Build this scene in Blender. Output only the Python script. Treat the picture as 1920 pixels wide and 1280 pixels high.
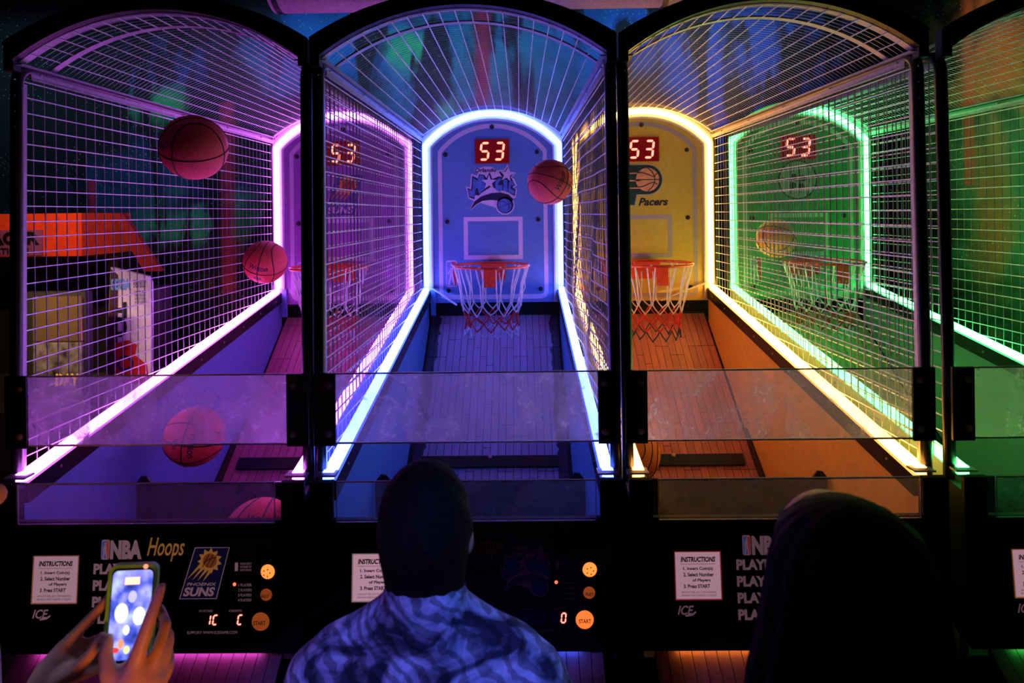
import bpy, bmesh, math, random
from mathutils import Vector, Matrix, Euler
random.seed(7)
for o in list(bpy.data.objects): bpy.data.objects.remove(o)
S = bpy.context.scene
C = S.collection
PI = math.pi

# ---------------------------------------------------------------- camera, world, light, exposure
CAM_Z, F, YAW, ROLL, HY = 2.0, 1250.0, 0.011, 0.0125, 400.0
cd = bpy.data.cameras.new('camera'); cam = bpy.data.objects.new('camera', cd); C.objects.link(cam)
cd.sensor_fit = 'HORIZONTAL'; cd.sensor_width = 36.0; cd.lens = 36.0 * F / 1920.0
cd.shift_y = -(640.0 - HY) / 1920.0
cd.clip_start = 0.05; cd.clip_end = 60
cam.matrix_world = (Matrix.Translation((0, 0, CAM_Z)) @ Matrix.Rotation(YAW, 4, 'Z') @ Matrix.Rotation(PI/2, 4, 'X')
                    @ Matrix.Rotation(-ROLL, 4, 'Z'))
cd.dof.use_dof = True; cd.dof.focus_distance = 3.2; cd.dof.aperture_fstop = 5.0
S.camera = cam
w = bpy.data.worlds.new('world'); S.world = w; w.use_nodes = True
w.node_tree.nodes['Background'].inputs[0].default_value = (0.02, 0.03, 0.03, 1)
w.node_tree.nodes['Background'].inputs[1].default_value = 0.03
vs = S.view_settings
vs.view_transform = 'Standard'; vs.look = 'None'; vs.gamma = 1.0; vs.exposure = 0.25
try: vs.use_curve_mapping = False
except Exception: pass

def area_light(name, loc, target, color, power, sx, sy, spread=PI):
    l = bpy.data.lights.new(name, 'AREA'); l.shape = 'RECTANGLE'; l.size = sx; l.size_y = sy
    l.color = color; l.energy = power; l.spread = spread
    o = bpy.data.objects.new(name, l); C.objects.link(o); o.location = loc
    o.rotation_euler = (Vector(target) - Vector(loc)).to_track_quat('-Z', 'Y').to_euler()
    return o
# unseen fill lights, added: washes over the mural, coloured spots on shirts and hands
def spot(name, loc, target, color, power, deg, r=0.08, blend=0.6):
    l = bpy.data.lights.new(name, 'SPOT'); l.color = color; l.energy = power; l.spot_size = math.radians(deg); l.spot_blend = blend
    l.shadow_soft_size = r
    o = bpy.data.objects.new(name, l); C.objects.link(o); o.location = loc
    o.rotation_euler = (Vector(target) - Vector(loc)).to_track_quat('-Z', 'Y').to_euler()
area_light('mural_fill', (-0.3, 4.38, 3.86), (-0.3, 5.2, 3.0), (0.22, 0.55, 1.0), 7, 3.6, 0.1, 1.5)  # these four washes are added to light the murals; none is in view
area_light('mural_fill', (-3.2, 4.38, 3.86), (-3.2, 5.2, 2.7), (0.3, 0.7, 1.0), 3.5, 2.6, 0.1, 1.5)
area_light('mural_fill', (1.7, 4.38, 3.86), (1.7, 5.2, 3.0), (0.2, 0.45, 1.0), 2.6, 1.2, 0.1, 1.5)
area_light('mural_fill', (2.55, 4.3, 3.86), (3.05, 4.3, 2.7), (1.0, 0.7, 0.4), 1.8, 0.1, 1.2, 1.2)
spot('blue_shirt_fill', (0.55, -0.2, 2.9), (-0.13, 1.2, 1.12), (0.08, 0.17, 1.0), 110, 20)  # this and the violet spot are added to tint the man's shirt
spot('violet_shirt_fill', (-1.3, -0.4, 2.8), (-0.24, 1.2, 1.1), (0.35, 0.15, 1.0), 45, 20)
spot('amber_hand_fill', (-0.30, 0.62, 1.0), (-0.76, 1.14, 1.24), (1.0, 0.27, 0.05), 10, 36)  # added close to the raised hands to warm them, out of view
spot('pale_shirt_fill', (-1.2, 0.5, 3.2), (-0.96, 1.02, 1.2), (0.35, 0.4, 1.0), 70, 15)  # added overhead to brighten the floral shirt
area_light('duct_fill', (-1.0, 3.2, 3.8), (-0.9, 3.75, 3.3), (0.6, 0.15, 0.8), 2.0, 0.6, 0.1, 1.2)  # unseen light added to colour the duct purple
area_light('cabinet_fill', (-2.75, 3.3, 2.9), (-2.75, 4.0, 1.9), (1.0, 0.45, 0.2), 2.0, 0.5, 0.1, 1.1)  # unseen warm light added for the racing cabinet

def P(px, py, d):
    """world point seen at photo pixel (px,py) of the 1920x1280 frame at camera depth d"""
    v = Vector(((px - 960.0) / F * d, -(py - HY) / F * d, -d))
    return cam.matrix_world @ v

# ---------------------------------------------------------------- materials
MATS = {}
def nodes(m):
    m.use_nodes = True; nt = m.node_tree; nt.nodes.clear(); return nt
def ramp(nt, pts, interp='LINEAR'):
    r = nt.nodes.new('ShaderNodeValToRGB'); cr = r.color_ramp; cr.interpolation = interp
    while len(cr.elements) < len(pts): cr.elements.new(0.5)
    for e, (p, c) in zip(cr.elements, pts): e.position = p; e.color = (*c, 1) if len(c) == 3 else c
    return r
def mat(name, col, rough=0.5, metal=0.0, emit=None, es=0.0, var=0.15, scale=30.0, bump=0.0, spec=0.5, coat=0.0):
    if name in MATS: return MATS[name]
    m = bpy.data.materials.new(name); nt = nodes(m); N = nt.nodes; L = nt.links
    out = N.new('ShaderNodeOutputMaterial'); b = N.new('ShaderNodeBsdfPrincipled'); L.new(b.outputs[0], out.inputs[0])
    tc = N.new('ShaderNodeTexCoord'); no = N.new('ShaderNodeTexNoise'); no.inputs['Scale'].default_value = scale
    no.inputs['Detail'].default_value = 4
    L.new(tc.outputs['Object'], no.inputs['Vector'])
    r = ramp(nt, [(0.3, tuple(max(0, c * (1 - var)) for c in col)), (0.7, tuple(min(1, c * (1 + var)) for c in col))])
    L.new(no.outputs['Fac'], r.inputs[0]); L.new(r.outputs[0], b.inputs['Base Color'])
    b.inputs['Roughness'].default_value = rough; b.inputs['Metallic'].default_value = metal
    b.inputs['Specular IOR Level'].default_value = spec; b.inputs['Coat Weight'].default_value = coat
    if emit:
        b.inputs['Emission Color'].default_value = (*emit, 1); b.inputs['Emission Strength'].default_value = es
    if bump:
        bn = N.new('ShaderNodeBump'); bn.inputs['Strength'].default_value = bump; bn.inputs['Distance'].default_value = 0.01
        L.new(no.outputs['Fac'], bn.inputs['Height']); L.new(bn.outputs[0], b.inputs['Normal'])
    MATS[name] = m; return m
def glow(name, col, s):
    if name in MATS: return MATS[name]
    m = bpy.data.materials.new(name); nt = nodes(m); N = nt.nodes
    out = N.new('ShaderNodeOutputMaterial'); e = N.new('ShaderNodeEmission')
    tc = N.new('ShaderNodeTexCoord'); no = N.new('ShaderNodeTexNoise'); no.inputs['Scale'].default_value = 60
    nt.links.new(tc.outputs['Object'], no.inputs['Vector'])
    mp = N.new('ShaderNodeMapRange'); mp.inputs[3].default_value = s * 0.92; mp.inputs[4].default_value = s * 1.08
    nt.links.new(no.outputs['Fac'], mp.inputs[0]); nt.links.new(mp.outputs[0], e.inputs[1])
    e.inputs[0].default_value = (*col, 1); nt.links.new(e.outputs[0], out.inputs[0])
    MATS[name] = m; return m
def acrylic(name, dust=0.16, smear=0.5, tint=(0.97, 0.98, 1.0), seed=0.0, dcol=(0.75, 0.75, 0.8)):
    m = bpy.data.materials.new(name); nt = nodes(m); N = nt.nodes; L = nt.links
    out = N.new('ShaderNodeOutputMaterial')
    tr = N.new('ShaderNodeBsdfTransparent'); tr.inputs[0].default_value = (*tint, 1)
    gl = N.new('ShaderNodeBsdfGlossy'); gl.inputs['Roughness'].default_value = 0.08
    df = N.new('ShaderNodeBsdfDiffuse'); df.inputs[0].default_value = (*dcol, 1)
    tl = N.new('ShaderNodeBsdfTranslucent'); tl.inputs[0].default_value = (*dcol, 1)
    mdt = N.new('ShaderNodeMixShader'); mdt.inputs[0].default_value = 0.6
    L.new(df.outputs[0], mdt.inputs[1]); L.new(tl.outputs[0], mdt.inputs[2])
    fr = N.new('ShaderNodeFresnel'); fr.inputs[0].default_value = 1.4
    m1 = N.new('ShaderNodeMixShader'); L.new(fr.outputs[0], m1.inputs[0]); L.new(tr.outputs[0], m1.inputs[1]); L.new(gl.outputs[0], m1.inputs[2])
    tc = N.new('ShaderNodeTexCoord'); mp = N.new('ShaderNodeMapping'); mp.inputs['Location'].default_value = (seed, seed, seed)
    mp.inputs['Scale'].default_value = (9, 1, 5)
    L.new(tc.outputs['Object'], mp.inputs[0])
    n1 = N.new('ShaderNodeTexNoise'); n1.inputs['Scale'].default_value = 1.0; n1.inputs['Detail'].default_value = 6; n1.inputs['Distortion'].default_value = 0.8
    L.new(mp.outputs[0], n1.inputs['Vector'])
    r1 = ramp(nt, [(0.45, (0, 0, 0)), (0.68, (smear, smear, smear))]); L.new(n1.outputs['Fac'], r1.inputs[0])
    n2 = N.new('ShaderNodeTexNoise'); n2.inputs['Scale'].default_value = 38; n2.inputs['Detail'].default_value = 7; n2.inputs['Roughness'].default_value = .75; n2.inputs['Distortion'].default_value = .5
    L.new(tc.outputs['Object'], n2.inputs['Vector'])
    r2 = ramp(nt, [(0.54, (0, 0, 0)), (0.68, (0.9, 0.9, 0.9))]); L.new(n2.outputs['Fac'], r2.inputs[0])
    mul = N.new('ShaderNodeMath'); mul.operation = 'MULTIPLY'; L.new(r1.outputs[0], mul.inputs[0]); L.new(r2.outputs[0], mul.inputs[1])
    ad = N.new('ShaderNodeMath'); ad.operation = 'MULTIPLY_ADD'; L.new(r1.outputs[0], ad.inputs[0]); ad.inputs[1].default_value = 0.22; ad.inputs[2].default_value = dust
    a2 = N.new('ShaderNodeMath'); a2.operation = 'ADD'; a2.use_clamp = True
    L.new(ad.outputs[0], a2.inputs[0]); L.new(mul.outputs[0], a2.inputs[1])
    m2 = N.new('ShaderNodeMixShader'); L.new(a2.outputs[0], m2.inputs[0]); L.new(m1.outputs[0], m2.inputs[1]); L.new(mdt.outputs[0], m2.inputs[2])
    L.new(m2.outputs[0], out.inputs[0])
    return m

BLACK = mat('black_paint', (0.012, 0.012, 0.013), 0.35, 0, var=0.3)
BLACKMATTE = mat('black_board', (0.008, 0.008, 0.008), 0.7, 0, var=0.3)
GLOSSBLACK = mat('black_gloss', (0.015, 0.012, 0.02), 0.18, 0, var=0.2, bump=0.02)
STEEL = mat('zinc_steel', (0.42, 0.42, 0.44), 0.42, 0.35, scale=50, bump=0.05)
WIRE = mat('coated_wire', (0.8, 0.8, 0.82), 0.4, 0.2)
WIRE2 = mat('shaded_coated_wire', (0.24, 0.24, 0.26), 0.45, 0.1)  # same wire as the level ones, darkened for the shade on the uprights
BOLT = mat('bolt_steel', (0.6, 0.42, 0.38), 0.35, 0.35)
RIMRED = mat('rim_red', (0.85, 0.06, 0.02), 0.35, 0, coat=0.3)
WHITE_CORD = mat('white_cord', (0.85, 0.85, 0.85), 0.8)
RED_CORD = mat('red_cord', (0.75, 0.04, 0.04), 0.8)
BLUE_CORD = mat('blue_cord', (0.05, 0.09, 0.22), 0.8)
PALE_CORD = mat('pale_cord', (0.75, 0.8, 0.9), 0.8)
BALLM = mat('basketball_rubber', (0.9, 0.09, 0.07), 0.5, 0, var=0.12, scale=120, bump=0.5)
BALLO = mat('basketball_orange', (0.85, 0.3, 0.07), 0.5, 0, var=0.12, scale=120, bump=0.5)
SEAM = mat('ball_seam', (0.02, 0.01, 0.01), 0.6)
INK = mat('ball_print', (0.03, 0.02, 0.06), 0.6)
SKIN = mat('skin', (0.6, 0.33, 0.2), 0.5, 0, var=0.08, scale=20)
HAIR = mat('black_hair', (0.008, 0.006, 0.005), 0.8, 0, var=0.4, scale=90, bump=0.4, spec=.12)

# ---------------------------------------------------------------- mesh helpers
class MB:
    def __init__(s): s.v = []; s.f = []
    def add(s, vs, fs):
        o = len(s.v); s.v += [tuple(v) for v in vs]; s.f += [tuple(i + o for i in f) for f in fs]; return s
    def box(s, x0, x1, y0, y1, z0, z1):
        v = [(x0,y0,z0),(x1,y0,z0),(x1,y1,z0),(x0,y1,z0),(x0,y0,z1),(x1,y0,z1),(x1,y1,z1),(x0,y1,z1)]
        return s.add(v, [(0,3,2,1),(4,5,6,7),(0,1,5,4),(1,2,6,5),(2,3,7,6),(3,0,4,7)])
    def tube(s, pts, r, n=6, closed=False, radii=None):
        pts = [Vector(p) for p in pts]; k = len(pts); rings = []
        up = None
        for i, p in enumerate(pts):
            a = pts[(i - 1) % k] if (closed or i > 0) else p
            b = pts[(i + 1) % k] if (closed or i < k - 1) else p
            t = (b - a).normalized() if (b - a).length > 1e-9 else Vector((0, 0, 1))
            if up is None:
                up = Vector((0, 0, 1)) if abs(t.z) < 0.9 else Vector((1, 0, 0))
            u = (up - t * up.dot(t)).normalized(); up = u
            w_ = t.cross(u); rr = radii[i] if radii else r
            rings.append([p + (u * math.cos(2*PI*j/n + PI/n) + w_ * math.sin(2*PI*j/n + PI/n)) * rr for j in range(n)])
        vs_ = [q for R in rings for q in R]; fs = []
        for i in range(k if closed else k - 1):
            i2 = (i + 1) % k
            for j in range(n):
                j2 = (j + 1) % n; fs.append((i*n+j, i*n+j2, i2*n+j2, i2*n+j))
        if not closed:
            fs.append(tuple(range(n))[::-1]); fs.append(tuple((k-1)*n + j for j in range(n)))
        return s.add(vs_, fs)
    def prism(s, pts, y0, y1):
        """outline in xz extruded in y (y0 front)"""
        n = len(pts); v = [(x, y0, z) for x, z in pts] + [(x, y1, z) for x, z in pts]
        f = [tuple(range(n)), tuple(range(2*n-1, n-1, -1))] + [(i, i+n, (i+1) % n + n, (i+1) % n) for i in range(n)]
        return s.add(v, f)
    def prism_x(s, pts, x0, x1):
        n = len(pts); v = [(x0, y, z) for y, z in pts] + [(x1, y, z) for y, z in pts]
        f = [tuple(range(n)), tuple(range(2*n-1, n-1, -1))] + [(i, i+n, (i+1) % n + n, (i+1) % n) for i in range(n)]
        return s.add(v, f)
    def band(s, A, B, y0, y1):
        """strip between two equal-length open outlines in xz, extruded in y"""
        n = len(A); v = [(x, y0, z) for x, z in A] + [(x, y0, z) for x, z in B] + [(x, y1, z) for x, z in A] + [(x, y1, z) for x, z in B]
        f = []
        for i in range(n - 1):
            f += [(i, i+1, n+i+1, n+i), (2*n+i, 3*n+i, 3*n+i+1, 2*n+i+1), (i, 2*n+i, 2*n+i+1, i+1), (n+i, n+i+1, 3*n+i+1, 3*n+i)]
        f += [(0, n, 3*n, 2*n), (n-1, 3*n-1, 4*n-1, 2*n-1)]
        return s.add(v, f)
    def cyl(s, c, axis, r, h, n=16, r2=None):
        c = Vector(c); a = Vector(axis).normalized()
        return s.tube([c, c + a * h], r, n, radii=[r, r if r2 is None else r2])
    def dome(s, c, axis, r, h, n=16, m=5):
        c = Vector(c); a = Vector(axis).normalized()
        pts = [c]; rad = [r]
        for i in range(1, m + 1):
            t = i / m * PI / 2; pts.append(c + a * h * math.sin(t)); rad.append(max(r * math.cos(t), r * 0.02))
        return s.tube(pts, r, n, radii=rad)
    def ball(s, c, r, nu=24, nv=14, sc=(1, 1, 1), fn=None):
        c = Vector(c); v = []; f = []
        for i in range(nv + 1):
            th = PI * i / nv
            for j in range(nu):
                ph = 2 * PI * j / nu
                q = Vector((math.sin(th)*math.cos(ph)*sc[0], math.sin(th)*math.sin(ph)*sc[1], math.cos(th)*sc[2])) * r
                if fn: q = fn(q, th, ph)
                v.append(c + q)
        for i in range(nv):
            for j in range(nu):
                j2 = (j + 1) % nu; f.append((i*nu+j, (i+1)*nu+j, (i+1)*nu+j2, i*nu+j2))
        return s.add(v, f)
    def mesh(s, name, smooth=False):
        me = bpy.data.meshes.new(name); me.from_pydata(s.v, [], s.f); me.validate(); me.update()
        bm = bmesh.new(); bm.from_mesh(me); bmesh.ops.recalc_face_normals(bm, faces=bm.faces); bm.to_mesh(me); bm.free()
        if smooth:
            for p in me.polygons: p.use_smooth = True
        return me

def link(name, me, parent=None, m=None, loc=None, rot=None, kind=None, label=None, sc=None):
    o = bpy.data.objects.new(name, me); C.objects.link(o)
    if parent is not None: o.parent = parent
    if loc: o.location = loc
    if rot: o.rotation_euler = rot
    if sc: o.scale = sc
    if m is not None:
        if len(me.materials) == 0: me.materials.append(m)
        o.material_slots[0].link = 'OBJECT'; o.material_slots[0].material = m
    if kind: o['kind'] = kind
    if label: o['label'] = label
    return o
def thing(name, label, cat, loc=(0, 0, 0), rot=(0, 0, 0), group=None):
    o = bpy.data.objects.new(name, None); C.objects.link(o); o.location = loc; o.rotation_euler = rot
    o.empty_display_size = 0.1; tag(o, label, cat, group); return o
def tag(o, label, cat, group=None):
    o['label'] = label; o['category'] = cat
    if group: o['group'] = group
    return o
CACHE = {}
def cached(key, fn):
    if key not in CACHE: CACHE[key] = fn()
    return CACHE[key]
TX = {}
def text_raw(t, shear=0.0, bold=0.0, ext=0.02, space=1.0):
    key = (t, shear, bold, space)
    if key not in TX:
        cu = bpy.data.curves.new('txt', 'FONT'); cu.body = t; cu.size = 1; cu.shear = shear; cu.offset = bold
        cu.extrude = 0.0; cu.resolution_u = 3; cu.space_character = space
        cu.align_x = 'LEFT'
        o = bpy.data.objects.new('txt', cu); C.objects.link(o)
        dg = bpy.context.evaluated_depsgraph_get(); dg.update()
        me = bpy.data.meshes.new_from_object(o.evaluated_get(dg))
        TX[key] = ([tuple(v.co) for v in me.vertices], [tuple(p.vertices) for p in me.polygons])
        bpy.data.objects.remove(o); bpy.data.meshes.remove(me)
    return TX[key]
def text_into(mb, t, x0, x1, z0, z1, y=0.0, shear=0.0, bold=0.0, rot=0.0, space=1.0, flipx=False):
    """fit the words into the xz rectangle, facing -y"""
    v, f = text_raw(t, shear, bold, space=space)
    xs = [a[0] for a in v]; ys = [a[1] for a in v]; ax, bx, ay, by = min(xs), max(xs), min(ys), max(ys)
    out = []
    cx, cz = (x0 + x1) / 2, (z0 + z1) / 2
    for a in v:
        X = (a[0] - ax) / (bx - ax) - 0.5; Z = (a[1] - ay) / (by - ay) - 0.5
        if rot:   # quarter turn, words run downward
            X, Z = (Z, -X) if rot < 0 else (-Z, X)
        out.append((cx + X * (x1 - x0), y, cz + Z * (z1 - z0)))
    mb.add(out, f); return mb

def arc(hw, zs, za, n=24):
    s_ = za - zs; R = (hw * hw + s_ * s_) / (2 * s_); c = za - R; a = math.asin(min(1, hw / R))
    return [(R * math.sin(-a + 2 * a * i / n), c + R * math.cos(-a + 2 * a * i / n)) for i in range(n + 1)]
def arch(hw, z0, zs, za, n=24): return [(-hw, z0)] + arc(hw, zs, za, n) + [(hw, z0)]
def circ(cx, cz, r, n=24, a0=0, a1=2*PI):
    return [(cx + r * math.cos(a0 + (a1 - a0) * i / n), cz + r * math.sin(a0 + (a1 - a0) * i / n)) for i in range(n)]
def ring(mb, cx, cz, r0, r1, y0, y1, n=28, a0=0.0, a1=2*PI):
    A = [(cx + r0*math.cos(a0+(a1-a0)*i/n), cz + r0*math.sin(a0+(a1-a0)*i/n)) for i in range(n+1)]
    B = [(cx + r1*math.cos(a0+(a1-a0)*i/n), cz + r1*math.sin(a0+(a1-a0)*i/n)) for i in range(n+1)]
    return mb.band(A, B, y0, y1)
def line2(mb, pts, w_, y0, y1):
    """flat ribbon of width w_ along xz polyline"""
    A = []; B = []
    for i, p in enumerate(pts):
        a = pts[max(0, i-1)]; b = pts[min(len(pts)-1, i+1)]
        dx, dz = b[0]-a[0], b[1]-a[1]; l = math.hypot(dx, dz) or 1
        A.append((p[0] - dz/l*w_/2, p[1] + dx/l*w_/2)); B.append((p[0] + dz/l*w_/2, p[1] - dx/l*w_/2))
    return mb.band(A, B, y0, y1)
def star(cx, cz, R, r, rot=0.0, n=5):
    return [(cx + (R if i % 2 == 0 else r) * math.sin(rot + PI * i / n), cz + (R if i % 2 == 0 else r) * math.cos(rot + PI * i / n)) for i in range(2 * n)]

# ---------------------------------------------------------------- room shell
def mural(name, base, patches, speck=1.0, strokes=True, axis='X'):
    m = bpy.data.materials.new(name); nt = nodes(m); N = nt.nodes; L = nt.links
    out = N.new('ShaderNodeOutputMaterial'); b = N.new('ShaderNodeBsdfPrincipled'); L.new(b.outputs[0], out.inputs[0])
    b.inputs['Roughness'].default_value = 0.75
    ge = N.new('ShaderNodeNewGeometry'); sp = N.new('ShaderNodeSeparateXYZ'); L.new(ge.outputs['Position'], sp.inputs[0])
    cur = N.new('ShaderNodeRGB'); cur.outputs[0].default_value = (*base, 1); cur = cur.outputs[0]
    def mix(fac, c):
        nonlocal cur
        x = N.new('ShaderNodeMix'); x.data_type = 'RGBA'; L.new(fac, x.inputs[0]); L.new(cur, x.inputs[6])
        if isinstance(c, tuple): x.inputs[7].default_value = (*c, 1)
        else: L.new(c, x.inputs[7])
        cur = x.outputs[2]
    hs = sp.outputs[0] if axis == 'X' else sp.outputs[1]
    wn = N.new('ShaderNodeTexNoise'); wn.inputs['Scale'].default_value = 1.6; wn.inputs['Detail'].default_value = 7; wn.inputs['Distortion'].default_value = 1.2
    L.new(ge.outputs['Position'], wn.inputs['Vector'])
    fn = N.new('ShaderNodeTexNoise'); fn.inputs['Scale'].default_value = 6; fn.inputs['Detail'].default_value = 8
    L.new(ge.outputs['Position'], fn.inputs['Vector'])
    def M(op, a, b_, c=None, clamp=False):
        x = N.new('ShaderNodeMath'); x.operation = op; x.use_clamp = clamp
        for i, q in enumerate((a, b_, c)):
            if q is None: continue
            if isinstance(q, (int, float)): x.inputs[i].default_value = q
            else: L.new(q, x.inputs[i])
        return x.outputs[0]
    for (h, z, rh, rz, col, st) in patches:
        dh = M('DIVIDE', M('SUBTRACT', hs, h), rh); dz = M('DIVIDE', M('SUBTRACT', sp.outputs[2], z), rz)
        d = M('SQRT', M('ADD', M('MULTIPLY', dh, dh), M('MULTIPLY', dz, dz)), 0)
        f = M('SUBTRACT', 1.0, d); f = M('ADD', f, M('MULTIPLY', M('SUBTRACT', wn.outputs['Fac'], 0.5), 2.2))
        f = M('MULTIPLY', M('MULTIPLY', f, 1.6, clamp=True), M('MULTIPLY', M('ADD', fn.outputs['Fac'], 0.25), st), clamp=True)
        mix(f, col)
    if strokes:   # dark painted branches and drips hanging down the picture
        mp = N.new('ShaderNodeMapping'); mp.inputs['Scale'].default_value = (2.3, 1, 0.55) if axis == 'X' else (1, 2.3, 0.55)
        mp.inputs['Rotation'].default_value = (0, 0.25, 0)
        L.new(ge.outputs['Position'], mp.inputs[0])
        sn = N.new('ShaderNodeTexNoise'); sn.inputs['Scale'].default_value = 1.7; sn.inputs['Detail'].default_value = 5; sn.inputs['Distortion'].default_value = 0.6
        L.new(mp.outputs[0], sn.inputs['Vector'])
        r = ramp(nt, [(0.44, (1, 1, 1)), (0.5, (0, 0, 0))]); L.new(sn.outputs['Fac'], r.inputs[0])
        mix(r.outputs[0], (0.004, 0.006, 0.01))
    vo = N.new('ShaderNodeTexVoronoi'); vo.inputs['Scale'].default_value = 34; L.new(ge.outputs['Position'], vo.inputs['Vector'])
    r = ramp(nt, [(0.10, (1, 1, 1)), (0.2, (0, 0, 0))]); L.new(vo.outputs['Distance'], r.inputs[0])
    gate = M('GREATER_THAN', wn.outputs['Fac'], 0.5)
    mix(M('MULTIPLY', M('MULTIPLY', r.outputs[0], gate), speck, clamp=True), (0.55, 0.85, 0.5))
    L.new(cur, b.inputs['Base Color'])
    return m, nt, (hs, sp, mix, M, fn, L, b)
def stripes(pack, lst):
    m, nt, (hs, sp, mix, M, fn, L, b) = pack
    for (h, wd, z0, z1, col) in lst:
        a = M('SUBTRACT', 1.0, M('DIVIDE', M('ABSOLUTE', M('SUBTRACT', hs, h), 0), wd), clamp=True)
        a = M('POWER', a, 0.6)
        g = M('MULTIPLY', M('GREATER_THAN', sp.outputs[2], z0), M('LESS_THAN', sp.outputs[2], z1))
        mix(M('MULTIPLY', M('MULTIPLY', a, g), M('ADD', fn.outputs['Fac'], 0.35), clamp=True), col)
    L.new(m.node_tree.nodes[m.node_tree.nodes.find(b.name)].outputs[0], b.outputs[0].links[0].to_socket) if False else None
    # reconnect the final colour
    last = [n for n in m.node_tree.nodes if n.bl_idname == 'ShaderNodeMix'][-1]
    m.node_tree.links.new(last.outputs[2], b.inputs['Base Color'])
    return m
CY = (0.03, 0.42, 0.6); BL = (0.03, 0.14, 0.6); GR = (0.05, 0.75, 0.2); OR = (0.8, 0.22, 0.04); RD = (0.9, 0.03, 0.09)
pk = mural('mural_back', (0.006, 0.008, 0.014), [
    (-0.3, 3.3, 1.7, 1.0, CY, 0.9), (-1.3, 3.45, 0.8, 0.7, BL, 0.9), (0.6, 3.4, 0.8, 0.8, BL, 0.8), (-0.85, 3.3, 0.25, 0.25, GR, 1.2), (-0.6, 2.75, 0.2, 0.2, GR, 1.0),
    (1.6, 3.2, 1.0, 0.8, BL, 1.2), (1.9, 2.9, 0.7, 0.5, (0.05, 0.1, 0.5), 0.9), (-2.7, 3.25, 0.45, 0.35, BL, 0.6), (-2.75, 2.9, 0.25, 0.2, GR, 0.9),
    (-2.9, 2.1, 0.9, 0.5, (0.02, 0.12, 0.3), 0.8), (-2.5, 1.95, 0.7, 0.25, GR, 0.9), (-2.2, 1.6, 0.3, 0.4, OR, 0.35), (-2.35, 2.6, 0.3, 0.3, OR, 0.3)], speck=0.55)
MURAL_B = stripes(pk, [(-0.27, 0.075, 2.7, 5, RD), (-2.28, 0.07, 1.4, 2.9, RD), (-3.35, 0.04, 1.9, 2.3, RD)])
pk = mural('mural_right', (0.01, 0.02, 0.012), [
    (4.2, 2.0, 1.2, 1.3, (0.08, 0.5, 0.2), 1.0), (4.35, 1.95, 0.25, 0.8, OR, 0.8), (4.2, 3.0, 0.7, 0.5, OR, 1.0), (3.7, 2.7, 0.5, 0.4, (0.5, 0.5, 0.05), 0.8), (3.2, 1.5, 0.6, 0.6, (0.3, 0.5, 0.3), 0.8)], speck=1.3, strokes=False, axis='Y')
MURAL_R = stripes(pk, [(4.55, 0.07, 2.15, 3.6, (0.9, 0.2, 0.1))])
DARKWALL = mat('dark_wall', (0.02, 0.022, 0.022), 0.8)
FLOORM = mat('dark_carpet', (0.02, 0.018, 0.022), 0.95, scale=8, var=0.5, bump=0.3)
CEILM = mat('dark_ceiling', (0.012, 0.012, 0.014), 0.9)
def shell(name, b, m):
    o = link(name, MB().box(*b).mesh(name), None, m); o['kind'] = 'structure'; return o
RX = 3.05
shell('floor', (-5.6, RX + .1, -3.1, 5.3, -0.1, 0), FLOORM)
shell('ceiling', (-5.6, RX + .1, -3.1, 5.3, 3.95, 4.05), CEILM)
shell('wall_back', (-5.6, RX + .1, 5.2, 5.3, 0, 3.95), MURAL_B)
shell('wall_right', (RX, RX + .1, -3.1, 5.2, 0, 3.95), MURAL_R)
shell('wall_left', (-5.6, -5.5, -3.1, 5.2, 0, 3.95), DARKWALL)
shell('wall_front', (-5.6, RX + .1, -3.2, -3.1, 0, 3.95), DARKWALL)

# ---------------------------------------------------------------- basketball machine
HW = 0.4465                    # inner half width at the front
def railz(y): return 1.195 + 0.1624 * y
TOPZ = 2.495; LEN = 2.10
RY0, RZ0, RS = 2.20, 1.34, 0.734     # ramp: back top, fall per metre
RA = math.atan(RS)

def mesh_side(bulge=0.0, sgn=1, level=True):
    mb = MB(); x = sgn * 0.4555
    def bx(y, z):
        if not bulge: return x
        return x - sgn * bulge * math.sin(PI * min(1, max(0, y / LEN))) * math.exp(-((z - 1.75) / 0.35) ** 2) * math.sin(9 * y + 6 * z)
    z = TOPZ - 0.045
    while level and z > railz(0) - 0.02:
        ya = 0.0 if z > railz(0) else 0.0
        yb = min(LEN - 0.02, (z - 1.175) / 0.1624)
        if yb > ya + 0.05:
            n = 14 if bulge else 1
            mb.tube([(bx(ya+(yb-ya)*i/n, z), ya + (yb-ya)*i/n, z) for i in range(n+1)], 0.0024, 4)
        z -= 0.0508
    y = 0.03
    while not level and y < LEN - 0.01:
        n = 10 if bulge else 1; z0 = railz(y) - 0.02; z1 = TOPZ - 0.01
        mb.tube([(bx(y, z0+(z1-z0)*i/n) + sgn * 0.004, y, z0 + (z1-z0)*i/n) for i in range(n+1)], 0.0019, 4)
        y += 0.0508
    return mb.mesh('side_wires')
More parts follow.
